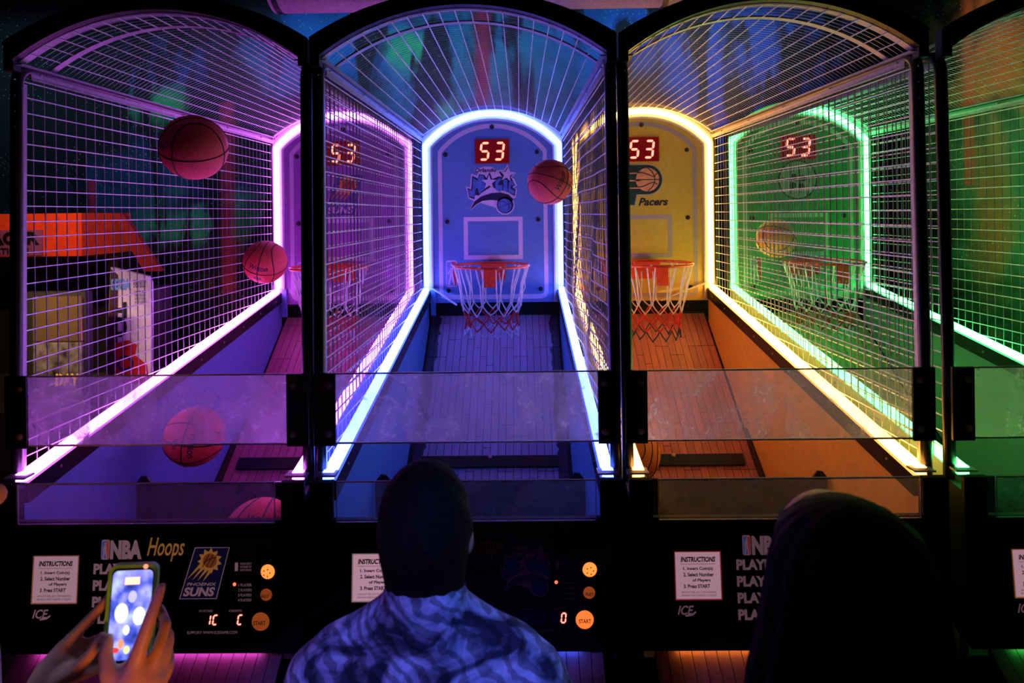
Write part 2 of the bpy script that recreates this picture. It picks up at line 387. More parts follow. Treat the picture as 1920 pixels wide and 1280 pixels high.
def mesh_top():
    mb = MB(); A = arc(HW, TOPZ + 0.012, 2.655, 48); y = 0.0
    while y < LEN - 0.005:
        mb.tube([(x, y + 0.012, z) for x, z in A[::2]], 0.0010, 4); y += 0.0265
    # wires running front to back, equally spaced round the arch
    L_ = [0.0]
    for a, b in zip(A, A[1:]): L_.append(L_[-1] + math.hypot(b[0]-a[0], b[1]-a[1]))
    n = 19
    for k in range(1, n):
        t = L_[-1] * k / n; i = max(j for j in range(len(L_)) if L_[j] <= t)
        i = min(i, len(A)-2); u = (t - L_[i]) / (L_[i+1] - L_[i])
        x = A[i][0] + (A[i+1][0]-A[i][0]) * u; z = A[i][1] + (A[i+1][1]-A[i][1]) * u - 0.004
        mb.tube([(x, 0.0, z), (x, 0.135, z)], 0.0022, 4); mb.tube([(x, 0.165, z), (x, LEN - 0.02, z)], 0.0022, 4)
    return mb.mesh('top_wires')
def seg_digit(mb, ch, cx, cz, w_, h, t, y, shear=0.12):
    on = {'0':'abcdef','1':'bc','3':'abcdg','5':'acdfg','9':'abcdfg','C':'adef'}[ch]
    def q(x0, z0, x1, z1):
        g = t * 0.25
        if abs(z1 - z0) < 1e-9:
            pts = [(x0+g, z0), (x0+g+t/2, z0+t/2), (x1-g-t/2, z0+t/2), (x1-g, z0), (x1-g-t/2, z0-t/2), (x0+g+t/2, z0-t/2)]
        else:
            pts = [(x0, z0+g), (x0-t/2, z0+g+t/2), (x0-t/2, z1-g-t/2), (x0, z1-g), (x0+t/2, z1-g-t/2), (x0+t/2, z0+g+t/2)]
        mb.prism([(cx + a + shear * b, cz + b) for a, b in pts], y - 0.002, y)
    X, Z = w_/2, h/2
    S_ = {'a': (-X, Z, X, Z), 'g': (-X, 0, X, 0), 'd': (-X, -Z, X, -Z), 'b': (X, 0, X, Z), 'c': (X, -Z, X, 0), 'f': (-X, 0, -X, Z), 'e': (-X, -Z, -X, 0)}
    for s_ in on: q(*S_[s_])
    return mb

def logo_suns(parent, cx, cz, w_, y, mm, full=True):
    """leaning badge with a rayed ball and streaks; local xz, width w_"""
    k = w_ / 0.145
    def T(x, z): return (cx + x * k, cz + z * k)
    if full:
        link('logo_badge', MB().prism([T(-.03,.073), T(.073,.073), T(.038,-.073), T(-.072,-.073)], y - .001, y).mesh('logo_badge'), parent, mm['navy'])
        fr = MB(); line2(fr, [T(-.03,.073), T(.073,.073), T(.038,-.073), T(-.072,-.073), T(-.03,.073)], .0022*k, y - .002, y - .001)
        link('logo_border', fr.mesh('logo_border'), parent, mm['pale'])
    sun = MB().prism([T(a, b) for a, b in star(.015, .035, .037, .026, 0.1, 11)], y - .002, y - .001)
    for i in range(4):
        sun.prism([T(-.012 + i*.009, .03 - i*.006), T(-.004 + i*.009, .024 - i*.006), T(-.052 + i*.016, -.018 - i*.002)], y - .0022, y - .001)
    link('logo_sun', sun.mesh('logo_sun'), parent, mm['orange'])
    bl = MB().prism([T(a, b) for a, b in circ(.016, .036, .021, 20)], y - .003, y - .002)
    link('logo_ball', bl.mesh('logo_ball'), parent, mm['rust'])
    ln = MB()
    for c in (-.012, 0, .012):
        line2(ln, [T(.016 + c + .012*math.sin(t), .036 + .02*t*1.0 - .0) for t in (-.9, -.45, 0, .45, .9)], .002*k, y - .004, y - .003)
    line2(ln, [T(-.003, .030), T(.016, .042), T(.034, .045)], .002*k, y - .004, y - .003)
    link('logo_seams', ln.mesh('logo_seams'), parent, mm['dark'])
    if full:
        t = MB(); text_into(t, 'PHOENIX', *T(-.052, 0)[:1], T(.038, 0)[0], T(0, -.036)[1], T(0, -.027)[1], y - .002, 0.25, 0.02)
        text_into(t, 'SUNS', T(-.062, 0)[0], T(.034, 0)[0], T(0, -.066)[1], T(0, -.040)[1], y - .002, 0.25, 0.04)
        link('logo_lettering', t.mesh('logo_lettering'), parent, mm['pale'])
def logo_magic(parent, cx, cz, w_, y, mm):
    """jagged word with two stars, comet and ball, traced from the sign in picture units"""
    k = w_ / 1100.0
    def T(a, b): return (cx + (a - 705) * k, cz - (b - 640) * k)
    ol = [(150,575),(240,590),(265,295),(390,345),(425,275),(330,250),(350,195),(570,150),(720,160),(835,232),(985,225),(1065,100),(1115,265),(1255,290),(1140,400),(1200,412),(1265,560),(1185,615),(1262,640),(1230,830),(1150,850),(1000,1100),(330,890),(205,835)]
    # star-shaped outline around its centre so the face triangulates cleanly
    link('logo_outline', MB().prism([T(a, b) for a, b in ol], y - .0010, y).mesh('logo_outline'), parent, mm['pale'])
    dk = [(180,605),(262,640),(290,345),(410,405),(440,310),(555,330),(600,400),(670,265),(725,420),(870,365),(940,380),(870,260),(1005,255),(1060,160),(1095,285),(1215,305),(1130,380),(1230,560),(1165,600),(1235,650),(1215,795),(1060,705),(690,590),(480,720),(430,775),(350,760),(330,850),(220,810)]
    link('logo_shade', MB().prism([T(a, b) for a, b in dk], y - .0022, y - .0010).mesh('logo_shade'), parent, mm['dark'])
    lt = MB()
    Mx = [(310,390),(400,455),(455,330),(540,345),(575,500),(560,640),(500,680),(440,740),(400,600),(355,640),(335,810),(230,790),(200,640),(290,670)]
    lt.prism([T(a, b) for a, b in Mx], y - .0034, y - .0022)
    lt.prism([T(a, b) for a, b in [(800,460),(900,390),(930,440),(870,480),(850,560),(950,540),(940,640),(900,710),(800,650),(785,540)]], y - .0034, y - .0022)
    lt.prism([T(a, b) for a, b in [(975,440),(1050,440),(1060,690),(960,680)]], y - .0034, y - .0022)
    lt.prism([T(a, b) for a, b in [(1090,480),(1180,470),(1210,570),(1130,560),(1125,640),(1215,680),(1200,760),(1070,690)]], y - .0034, y - .0022)
    link('logo_letters', lt.mesh('logo_letters'), parent, mm['blue'])
    st = MB(); st.prism([T(a, 2*490 - b) for a, b in [(p[0], p[1]) for p in star(655, 490, 165, 68)]], y - .0046, y - .0034)
    st.prism([T(a, 2*330 - b) for a, b in star(1050, 330, 165, 66, 0.15)], y - .0046, y - .0034)
    link('logo_star', st.mesh('logo_star'), parent, mm['pale'])
    cm = MB(); up = [(235,1080),(330,900),(480,790),(690,725),(900,710),(1080,760),(1180,860)]; dn = [(250,1070),(370,960),(500,890),(660,870),(820,880),(960,900),(1100,980)]
    cm.band([T(a - 8, b - 14) for a, b in up], [T(a + 6, b + 16) for a, b in dn], y - .0050, y - .0034)
    ring(cm, *T(1000, 985), 205 * k, 175 * k, y - .0050, y - .0034)
    link('logo_comet_edge', cm.mesh('logo_comet_edge'), parent, mm['pale'])
    c2 = MB(); c2.band([T(a, b) for a, b in up], [T(a, b) for a, b in dn], y - .0056, y - .0050); c2.prism([T(a, b) for a, b in circ(1000, 985, 180, 24)], y - .0056, y - .0050)
    link('logo_comet', c2.mesh('logo_comet'), parent, mm['dark'])
    c3 = MB().prism([T(a, b) for a, b in circ(990, 995, 150, 24)], y - .0062, y - .0056); link('logo_ball', c3.mesh('logo_ball'), parent, mm['blue'])
    c4 = MB()
    line2(c4, [T(850, 1040), T(980, 990), T(1120, 950)], 12*k, y - .0068, y - .0062); line2(c4, [T(860, 910), T(980, 910), T(1070, 960), T(1110, 1060)], 12*k, y - .0068, y - .0062)
    line2(c4, [T(1020, 850), T(1090, 940), T(1060, 1100)], 12*k, y - .0068, y - .0062)
    link('logo_seams', c4.mesh('logo_seams'), parent, mm['dark'])
    t = MB(); text_into(t, 'Orlando', T(350, 0)[0], T(815, 0)[0], T(0, 270)[1], T(0, 185)[1], y - .0032, 0.15, 0.03)
    link('logo_lettering', t.mesh('logo_lettering'), parent, mm['dark'])
def logo_pacers(parent, cx, cz, w_, y, mm):
    k = w_ / 1120.0            # picture units of the traced sign, letter stem hidden part mirrored to about x=-60
    def T(a, b): return (cx + (a - 560) * k, cz - (b - 590) * k)
    def Pshape(e):
        top = [T(-120 - e, 145 - e), T(640, 145 - e)]
        ar = [T(640 + (315 + e) * math.sin(t), 460 - (315 + e) * math.cos(t)) for t in [PI * i / 16 for i in range(1, 16)]]
        return top + ar + [T(640, 775 + e), T(395 + e, 775 + e), T(350 + e, 1000 + e), T(60 - e, 1000 + e), T(110 - e, 775), T(-60 - e, 775 + e)]
    link('logo_outline', MB().prism(Pshape(22), y - .001, y).mesh('logo_outline'), parent, mm['greyline'])
    link('logo_letter', MB().prism(Pshape(0), y - .002, y - .001).mesh('logo_letter'), parent, mm['teal'])
    st = MB()
    for b in (320, 480, 640): st.prism([T(-40, b - 13), T(470, b - 13), T(470, b + 13), T(-40, b + 13)], y - .003, y - .002)
    st.prism([T(a, b) for a, b in circ(640, 460, 255, 30)], y - .003, y - .002)
    link('logo_ball', st.mesh('logo_ball'), parent, mm['peach'])
    ln = MB()
    for pts in ([(385,460),(895,460)], [(400,300),(520,305),(640,345),(770,400),(850,330)], [(440,620),(560,600),(660,550),(770,515),(850,560)], [(640,205),(740,290),(795,400),(795,520),(740,620),(640,710)]):
        line2(ln, [T(*p) for p in pts], 20*k, y - .004, y - .003)
    link('logo_seams', ln.mesh('logo_seams'), parent, mm['dark'])
    t = MB(); text_into(t, 'Pacers', T(435, 0)[0], T(1085, 0)[0], T(0, 1020)[1], T(0, 850)[1], y - .002, 0.3, 0.03)
    link('logo_lettering', t.mesh('logo_lettering'), parent, mm['dark'])
def logo_round(parent, cx, cz, w_, y, mm):
    r = w_ / 2
    link('logo_disc', MB().prism(circ(cx, cz, r, 32), y - .001, y).mesh('logo_disc'), parent, mm['greenpale'])
    q = MB(); ring(q, cx, cz, r, r * .93, y - .002, y - .001); 
    for dx in (-.45, 0, .45): line2(q, [(cx + r*(dx + .12*math.cos(t)), cz + r*.85*math.sin(t)) for t in (-1.3, -.7, 0, .7, 1.3)], r*.05, y - .002, y - .001)
    line2(q, [(cx - .9*r, cz + .1*r), (cx, cz - .05*r), (cx + .9*r, cz + .1*r)], r*.05, y - .002, y - .001)
    for a in (.6, 2.2, 3.8, 5.4): q.prism(circ(cx + r*.3*math.cos(a), cz - .1*r + r*.3*math.sin(a), r*.17, 12), y - .002, y - .001)
    link('logo_pattern', q.mesh('logo_pattern'), parent, mm['darkgreen'])
def logo_league(parent, cx, cz, w_, h, y, mm):
    """rounded tile, left half blue, right half red, white player silhouette"""
    r = w_ * .22
    def rr(x0, x1, z0, z1):
        p = []
        for (X, Z, a) in ((x1-r, z1-r, 0), (x0+r, z1-r, PI/2), (x0+r, z0+r, PI), (x1-r, z0+r, 3*PI/2)):
            p += [(X + r*math.cos(a + PI/2*i/4), Z + r*math.sin(a + PI/2*i/4)) for i in range(5)]
        return p
    link('league_tile', MB().prism(rr(cx-w_/2, cx+w_/2, cz-h/2, cz+h/2), y - .001, y).mesh('league_tile'), parent, mm['pale'])
    a = .88
    link('league_blue', MB().prism([(cx-w_/2*a, cz-h/2*a), (cx+w_*.1, cz-h/2*a), (cx-w_*.02, cz), (cx+w_*.05, cz+h/2*a), (cx-w_/2*a, cz+h/2*a)], y - .0016, y - .001).mesh('league_blue'), parent, mm['leagueblue'])
    link('league_red', MB().prism([(cx+w_/2*a, cz-h/2*a), (cx+w_/2*a, cz+h/2*a), (cx+w_*.05, cz+h/2*a), (cx-w_*.02, cz), (cx+w_*.1, cz-h/2*a)], y - .0016, y - .001).mesh('league_red'), parent, mm['leaguered'])
    s_ = MB(); s_.prism(circ(cx+w_*.02, cz+h*.32, w_*.11, 12), y - .0024, y - .0016)
    s_.prism([(cx-w_*.12, cz+h*.22), (cx+w_*.16, cz+h*.24), (cx+w_*.12, cz+h*.02), (cx+w_*.3, cz-h*.42), (cx+w_*.16, cz-h*.42), (cx, cz-h*.1), (cx-w_*.18, cz-h*.42), (cx-w_*.32, cz-h*.42), (cx-w_*.14, cz)], y - .0024, y - .0016)
    s_.prism([(cx-w_*.1, cz+h*.2), (cx-w_*.34, cz+h*.02), (cx-w_*.28, cz-h*.03), (cx-w_*.04, cz+h*.1)], y - .0024, y - .0016)
    link('league_figure', s_.mesh('league_figure'), parent, mm['pale'])

def lane_mat(k, X0, base, border):
    m = bpy.data.materials.new('lane_print'); nt = nodes(m); N = nt.nodes; L = nt.links
    out = N.new('ShaderNodeOutputMaterial'); b = N.new('ShaderNodeBsdfPrincipled'); L.new(b.outputs[0], out.inputs[0])
    b.inputs['Roughness'].default_value = 0.42
    ge = N.new('ShaderNodeNewGeometry'); sp = N.new('ShaderNodeSeparateXYZ'); L.new(ge.outputs['Position'], sp.inputs[0])
    mp = N.new('ShaderNodeMapping'); mp.inputs['Scale'].default_value = (60, 5, 5); L.new(ge.outputs['Position'], mp.inputs[0])
    no = N.new('ShaderNodeTexNoise'); no.inputs['Scale'].default_value = 1.5; no.inputs['Detail'].default_value = 5; L.new(mp.outputs[0], no.inputs['Vector'])
    oi = N.new('ShaderNodeObjectInfo')
    ad = N.new('ShaderNodeMath'); ad.operation = 'MULTIPLY_ADD'; L.new(oi.outputs['Random'], ad.inputs[0]); ad.inputs[1].default_value = 0.35; L.new(no.outputs['Fac'], ad.inputs[2])
    r = ramp(nt, [(0.3, tuple(c*.75 for c in base)), (1.0, tuple(min(1, c*1.2) for c in base))]); L.new(ad.outputs[0], r.inputs[0])
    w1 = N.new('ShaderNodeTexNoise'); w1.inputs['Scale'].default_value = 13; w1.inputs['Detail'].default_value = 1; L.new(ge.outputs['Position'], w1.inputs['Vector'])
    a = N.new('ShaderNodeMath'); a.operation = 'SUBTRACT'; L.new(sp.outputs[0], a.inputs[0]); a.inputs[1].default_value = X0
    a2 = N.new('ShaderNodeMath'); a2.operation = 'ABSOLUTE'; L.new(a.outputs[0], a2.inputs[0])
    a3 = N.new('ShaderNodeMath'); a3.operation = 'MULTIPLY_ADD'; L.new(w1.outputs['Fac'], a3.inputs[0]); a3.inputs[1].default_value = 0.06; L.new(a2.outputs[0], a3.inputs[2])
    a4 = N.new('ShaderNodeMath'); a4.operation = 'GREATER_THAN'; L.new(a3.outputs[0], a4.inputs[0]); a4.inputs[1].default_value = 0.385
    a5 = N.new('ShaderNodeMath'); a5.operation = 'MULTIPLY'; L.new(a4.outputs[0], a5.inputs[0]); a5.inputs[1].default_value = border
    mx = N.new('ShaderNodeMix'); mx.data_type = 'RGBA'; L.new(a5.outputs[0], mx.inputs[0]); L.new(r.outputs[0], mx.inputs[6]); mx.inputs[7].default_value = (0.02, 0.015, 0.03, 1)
    L.new(mx.outputs[2], b.inputs['Base Color']); return m

def net(parent, bottom_mat, rough):
    """rope net: paired white strands, red diamonds, dark bottom diamonds"""
    rnd = random.Random(3 + rough)
    n = 12; R0 = .222
    lv = [(0.0, .222), (-.225, .168), (-.275, .158), (-.325, .152), (-.375, .149), (-.43, .147)]
    if rough: lv[4] = (-.365, .15); lv[5] = (-.405, .155)
    def pt(a, z, r, j=0.0):
        return Vector(((r + rnd.uniform(-j, j)) * math.cos(a), (r + rnd.uniform(-j, j)) * math.sin(a), z + rnd.uniform(-j, j)))
    wj = .012 if rough else .006
    A = [2 * PI * (i + .5) / n for i in range(n)]
    top = MB(); mid = MB(); bot = MB()
    knots = [pt(a, lv[1][0], lv[1][1], wj) for a in A]
    for i, a in enumerate(A):
        for s_ in (-1, 1):
            p0 = pt(a + s_ * .10, -.004, R0); q = knots[i] + Vector((s_*.004, 0, 0)); m_ = (p0 + q) / 2 + Vector((math.cos(a), math.sin(a), 0)) * -.008 + Vector((rnd.uniform(-.006, .006), 0, 0))
            top.tube([p0, (p0 + m_) / 2 + Vector((0, 0, -.004)), m_, q], .0039, 5)
        ring_ = [pt(a - .10 + .2 * t, .006 if 0 < t < 1 else 0, R0 + .006 * math.sin(PI * t)) for t in (0, .5, 1)]
        top.tube(ring_, .0034, 5)
        top.ball(knots[i], .007, 8, 5)
    half = PI / n
    rows = [knots]
    for k in range(2, 6):
        off = half * ((k - 1) % 2)
        rows.append([pt(a + off, lv[k][0], lv[k][1], wj) for a in A])
    mbs = [top, mid, mid, bot]
    for k in range(4):
        up, dn = rows[k], rows[k + 1]; odd = (k % 2 == 0)
        for i in range(n):
            j = (i - 1) % n if odd else (i + 1) % n
            for q in (dn[i], dn[j]):
                mbs[k].tube([up[i], (up[i] + q) / 2 + Vector((0, 0, -.004)), q], .0039, 5)
            mbs[k].ball(dn[i], .006, 6, 4)
    if rough:
        bot.tube([pt(-.5, -.01, R0), pt(-.45, -.12, .22), pt(-.6, -.2, .2), pt(-.9, -.28, .15)], .003, 5)
    link('net_top', top.mesh('net_top'), parent, WHITE_CORD, kind='stuff', label='white cord strands at the top of the net')
    link('net_middle', mid.mesh('net_middle'), parent, RED_CORD, kind='stuff', label='red cord diamonds of the net')
    link('net_bottom', bot.mesh('net_bottom'), parent, bottom_mat, kind='stuff', label='cord loops at the bottom of the net')

def wy(y): return y * 1.048 if y >= 0 else y * .72
def wz(y, z): return 2.0 + (z - 2.0) * (2.083 + wy(y)) / (2.12 + y)
WARPED = set()
def fit_depth(o):
    """final proportions of the cabinet: a little longer, flare of the rails kept"""
    if o.get('fitted'): del o['fitted']; return
    if o.location.length > 1e-6:
        x, y, z = o.location; o.location = (x, wy(y), wz(y, z)); return
    if o.data and o.data.name not in WARPED:
        WARPED.add(o.data.name)
        for v in o.data.vertices: x, y, z = v.co; v.co = (x, wy(y), wz(y, z))
        o.data.update()
    for c in o.children: fit_depth(c)
SPEC = [
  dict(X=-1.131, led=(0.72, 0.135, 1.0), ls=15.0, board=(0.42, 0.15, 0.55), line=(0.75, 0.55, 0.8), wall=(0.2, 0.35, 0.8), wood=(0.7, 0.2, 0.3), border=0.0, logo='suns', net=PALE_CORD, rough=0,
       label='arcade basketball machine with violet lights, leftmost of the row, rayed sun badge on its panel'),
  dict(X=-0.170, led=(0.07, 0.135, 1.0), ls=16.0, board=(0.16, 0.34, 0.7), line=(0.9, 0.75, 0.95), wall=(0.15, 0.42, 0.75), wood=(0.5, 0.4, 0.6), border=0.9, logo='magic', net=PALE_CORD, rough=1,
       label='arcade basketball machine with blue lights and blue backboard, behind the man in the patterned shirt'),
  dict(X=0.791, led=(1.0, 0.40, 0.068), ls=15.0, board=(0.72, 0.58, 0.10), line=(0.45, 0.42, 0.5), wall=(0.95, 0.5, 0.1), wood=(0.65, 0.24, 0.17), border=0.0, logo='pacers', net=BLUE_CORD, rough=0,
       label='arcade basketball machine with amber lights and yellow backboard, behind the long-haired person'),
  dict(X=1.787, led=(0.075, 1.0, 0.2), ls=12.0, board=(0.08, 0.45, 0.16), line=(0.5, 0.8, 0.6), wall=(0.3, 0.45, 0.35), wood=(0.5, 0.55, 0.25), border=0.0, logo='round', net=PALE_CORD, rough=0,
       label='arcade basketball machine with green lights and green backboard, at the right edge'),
]
DIGIT = glow('red_segments', (1.0, 0.15, 0.10), 4.0)
DIGITBOX = mat('display_window', (0.1, 0.005, 0.01), 0.25, emit=(1, 0.01, 0.02), es=0.07)

def build_machine(k, sp):
    X0 = sp['X']
    M = thing('arcade_basketball_machine', sp['label'], 'arcade machine', (X0, 2.083, 0))
    LED = glow('led_tube_%s' % ['violet', 'blue', 'amber', 'green'][k], sp['led'], sp['ls'])
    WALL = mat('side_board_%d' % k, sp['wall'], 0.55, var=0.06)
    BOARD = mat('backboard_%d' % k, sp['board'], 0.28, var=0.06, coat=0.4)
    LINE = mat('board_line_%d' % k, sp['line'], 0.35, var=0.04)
    FRAME = mat('board_frame_%d' % k, tuple(min(.9, 0.5 * c + 0.42) for c in sp['line']), 0.4, var=0.06)
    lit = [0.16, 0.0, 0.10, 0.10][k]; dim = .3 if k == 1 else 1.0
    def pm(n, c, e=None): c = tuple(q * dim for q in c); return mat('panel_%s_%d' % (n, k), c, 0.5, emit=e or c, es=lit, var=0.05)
    mmB = dict(pale=LINE, dark=mat('logo_dark', (0.02, 0.02, 0.08), .5), blue=mat('logo_blue', (0.1, 0.22, 0.65), .5), orange=mat('logo_orange', (.8, .25, .04), .5), rust=mat('logo_rust', (.5, .1, .03), .5),
               navy=mat('logo_navy', (.12, .06, .3), .5), greyline=mat('logo_grey', (.5, .48, .5), .5), teal=mat('logo_teal', (.01, .05, .06), .5), peach=mat('logo_peach', (.85, .42, .25), .5),
               greenpale=mat('logo_pale_green', (.35, .6, .42), .5), darkgreen=mat('logo_dark_green', (.01, .08, .03), .5), leagueblue=mat('league_blue_print', (.3, .4, .8), .5), leaguered=mat('league_red_print', (.75, .05, .1), .5))
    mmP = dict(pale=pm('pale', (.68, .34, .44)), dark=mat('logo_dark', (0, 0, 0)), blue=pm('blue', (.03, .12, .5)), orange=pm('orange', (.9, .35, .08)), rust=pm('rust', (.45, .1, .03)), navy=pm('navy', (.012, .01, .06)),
               greyline=pm('grey', (.5, .5, .5)), teal=pm('teal', (.01, .1, .1)), peach=pm('peach', (.9, .5, .3)), greenpale=pm('palegreen', (.3, .6, .4)), darkgreen=mmB['darkgreen'], leagueblue=pm('lblue', (.15, .2, .8)), leaguered=pm('lred', (.8, .1, .1)))

    # cabinet base, control box and cheeks
    def base():
        mb = MB().box(-.455, .455, -.02, 2.2, 0.0, .34).box(-.455, .455, -.30, -.02, 0, .60)
        mb.box(-.455, -.425, .0, 2.2, .34, .62).box(.425, .455, .0, 2.2, .34, .62)
        return mb.mesh('cabinet_base')
    link('cabinet_base', cached('base', base), M, BLACKMATTE)
    def cbox():
        mb = MB().prism_x([(-.115, 1.083), (-.150, .705), (-.02, .705), (-.02, .80), (-.098, .86), (-.098, 1.083)], -.472, .472)
        mb.box(-.472, -.402, -.115, -.095, 1.083, 1.196).box(.402, .472, -.115, -.095, 1.083, 1.196).box(-.472, -.426, -.095, -.0, .80, 1.15).box(.426, .472, -.095, 0, .80, 1.15)
        return mb.mesh('control_box')
    link('control_box', cached('cbox', cbox), M, BLACKMATTE)
    for s in (-1, 1):
        link('ledge', cached('ledge', lambda: MB().box(-.035, .03, -.045, .0, 1.160, 1.166).mesh('ledge')), M, STEEL, loc=(s * .435, 0, .003))
    # lower deck of slim boards below the control box
    dk = math.atan2(.05, .17)
    link('deck_board', cached('deckb', lambda: MB().prism_x([(-.305, .618), (-.10, .676), (-.10, .66), (-.305, .60)], -.40, .40).mesh('deck_board')), M, BLACKMATTE)
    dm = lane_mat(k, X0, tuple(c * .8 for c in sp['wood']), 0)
    dmesh = cached('dplank', lambda: MB().box(-.0172, .0172, -.094, .094, -.003, .003).mesh('plank'))
    for i in range(22):
        A_ = Vector((wy(-.10), wz(-.10, .690))); B_ = Vector((wy(-.305), wz(-.305, .630))); c_ = (A_ + B_) / 2
        pl = link('plank', dmesh, M, dm, loc=(-.385 + .03667 * i, c_.x, c_.y), rot=(math.atan2(A_.y - B_.y, A_.x - B_.x), 0, 0), sc=(1, (A_ - B_).length / .19, 1)); pl['fitted'] = 1
    link('deck_fill', cached('dlight', lambda: MB().box(-.34, .34, -.138, -.128, .7035, .706).mesh('deck_fill')), M, glow('deck_fill_glow_%d' % k, sp['led'], (7.0, 5.0, 5.0, 3.5)[k]))  # glow strip added, hidden from the camera, to light the deck planks

    # side walls, trims, light strips, frames, wires
    for s in (-1, 1):
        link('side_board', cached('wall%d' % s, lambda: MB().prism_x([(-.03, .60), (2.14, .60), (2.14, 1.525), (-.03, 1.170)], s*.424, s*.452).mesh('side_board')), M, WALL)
        link('rail_trim', cached('trim%d' % s, lambda: MB().prism_x([(-.03, railz(-.03) - .085), (2.12, railz(2.12) - .085), (2.12, railz(2.12) - .022), (-.03, railz(-.03) - .022)], s*.4085, s*.424).mesh('rail_trim')), M, BLACK)
        def tb():
            mb = MB()
            for y in [0.12 + .235 * i for i in range(9)]: mb.dome((s*.4085, y, railz(y) - .05), (-s, 0, 0), .0055, .004, 8, 3)
            return mb.mesh('trim_bolts')
        link('trim_bolts', cached('tbolt%d' % s, tb), M, BOLT, kind='stuff')
        link('led_strip', cached('led%d' % s, lambda: MB().prism_x([(-.03, railz(-.03) - .018), (2.085, railz(2.085) - .018), (2.085, railz(2.085) + .004), (-.03, railz(-.03) + .004)], s*.4160, s*.4500).mesh('led_strip')), M, LED)
        # foot trim where the lane meets the wall, front half
        def foot():
            mb = MB(); y0, y1 = .92, 1.45
            z = lambda y: RZ0 - RS * (RY0 - y)
            return mb.prism_x([(y0, z(y0)), (y1, z(y1)), (y1, z(y1) + .05), (y0, z(y0) + .09)], s*.412, s*.423).mesh('foot_trim')
        link('foot_trim', cached('foot%d' % s, foot), M, BLACK)
        # welded frame: front post, rounded corner, top bar, rear upright
        def frame():
            mb = MB(); x = s * .4615; pts = [(x, 0, .72), (x, .0, 1.5), (x, .02, TOPZ - .055)]
            pts += [(x, .02 + .05 * (1 - math.cos(t)), TOPZ - .055 + .05 * math.sin(t)) for t in (.4, .8, 1.2, PI/2)]
            pts += [(x, LEN - .02, TOPZ - .005)]
            mb.tube(pts, .0185, 8); mb.tube([(x, LEN - .02, TOPZ), (x, LEN - .02, 1.2)], .015, 8)
            return mb.mesh('side_frame', True)
        link('side_frame', cached('frame%d' % s, frame), M, BLACK)
        def flange():
            mb = MB()
            mb.add([(s*.4465, -.012, 1.10), (s*.4465, .018, 1.10), (s*.4465, .042, 2.44), (s*.4465, .012, 2.44), (s*.4500, -.012, 1.10), (s*.4500, .018, 1.10), (s*.4500, .042, 2.44), (s*.4500, .012, 2.44)],
                   [(0,1,2,3),(7,6,5,4),(0,4,5,1),(1,5,6,2),(2,6,7,3),(3,7,4,0)])
            mb.box(min(s*.4465, s*.4520), max(s*.4465, s*.4520), 0.06, LEN - .02, TOPZ - .035, TOPZ - .028)
            return mb.mesh('post_flange')
        link('post_flange', cached('flange%d' % s, flange), M, STEEL)
        def toprail():
            mb = MB().box(min(s*.430, s*.452), max(s*.430, s*.452), .0, LEN, TOPZ + .001, TOPZ + .005)
            mb.box(min(s*.4465, s*.4505), max(s*.4465, s*.4505), .06, LEN, TOPZ - .030, TOPZ + .001)
            for y in (.1, .55, 1.0, 1.45, 1.9): mb.dome((s*.4465, y, TOPZ - .014), (-s, 0, 0), .006, .005, 8, 3)
            return mb.mesh('top_rail')
        link('top_rail', cached('toprail%d' % s, toprail), M, STEEL)
        bulge = .022 if (k == 1 and s == 1) else 0
        link('level_wires', cached('side%d_%d' % (s, bool(bulge)), lambda: mesh_side(bulge, s)), M, WIRE, kind='stuff')
        link('upright_wires', cached('sideu%d_%d' % (s, bool(bulge)), lambda: mesh_side(bulge, s, False)), M, WIRE2, kind='stuff')
        # brackets that carry the upper shield
        link('shield_bracket', cached('brk%d' % s, lambda: MB().box(min(s*.405, s*.472), max(s*.405, s*.472), -.048, -.036, 1.282, 1.508).mesh('shield_bracket')), M, BLACK)
        for bz in (1.47, 1.32):
            link('bracket_bolt', cached('bbolt', lambda: MB().dome((0, 0, 0), (0, -1, 0), .0115, .008, 14, 4).mesh('bracket_bolt', True)), M, BOLT, loc=(s * .425, -.048, bz))
        # triangular gate bracket standing behind the tray
        link('gate_bracket', cached('gb', lambda: MB().prism([(-.035, 0), (.035, 0), (.012, .03), (-.01, .033)], -.004, .004).dome((0, -.004, .018), (0, -1, 0), .006, .004, 10, 3).mesh('gate_bracket')), M, BLACK, loc=(s * .385, .545, .93))
    link('overhead_wires', cached('top', mesh_top), M, WIRE, kind='stuff')
    def farch():
        mb = MB(); mb.band(arc(.4775, 2.562, 2.705, 32), arc(.447, 2.505, 2.658, 32), -.03, .005)
        mb.band([(-.4775, 2.562), (-.4775, 2.475)], [(-.447, 2.52), (-.447, 2.475)], -.02, .02); mb.band([(.4775, 2.562), (.4775, 2.475)], [(.447, 2.52), (.447, 2.475)], -.02, .02)
        return mb.mesh('front_arch')
    link('front_arch', cached('farch', farch), M, BLACK)
    link('arch_lip', cached('arch1', lambda: MB().band(arc(.4465, 2.508, 2.659, 32), arc(.4445, 2.505, 2.656, 32), .005, .035).mesh('arch_lip')), M, STEEL)
    link('cross_hoop', cached('arch2', lambda: MB().band(arc(.4465, 2.508, 2.657, 32), arc(.443, 2.503, 2.652, 32), .137, .165).mesh('cross_hoop')), M, STEEL)
    link('rear_hoop', cached('arch3', lambda: MB().band(arc(.4465, 2.508, 2.668, 32), arc(.440, 2.500, 2.655, 32), 2.06, 2.098).mesh('rear_hoop')), M, STEEL)

    # shields
    AC = acrylic('scratched_acrylic', (0.27, .21, .16, .17)[k], 1.0, seed=k * 3.1)
    us = link('upper_shield', cached('ush', lambda: MB().box(-.405, .405, -.034, -.030, 1.287, 1.503).mesh('upper_shield')), M, AC)
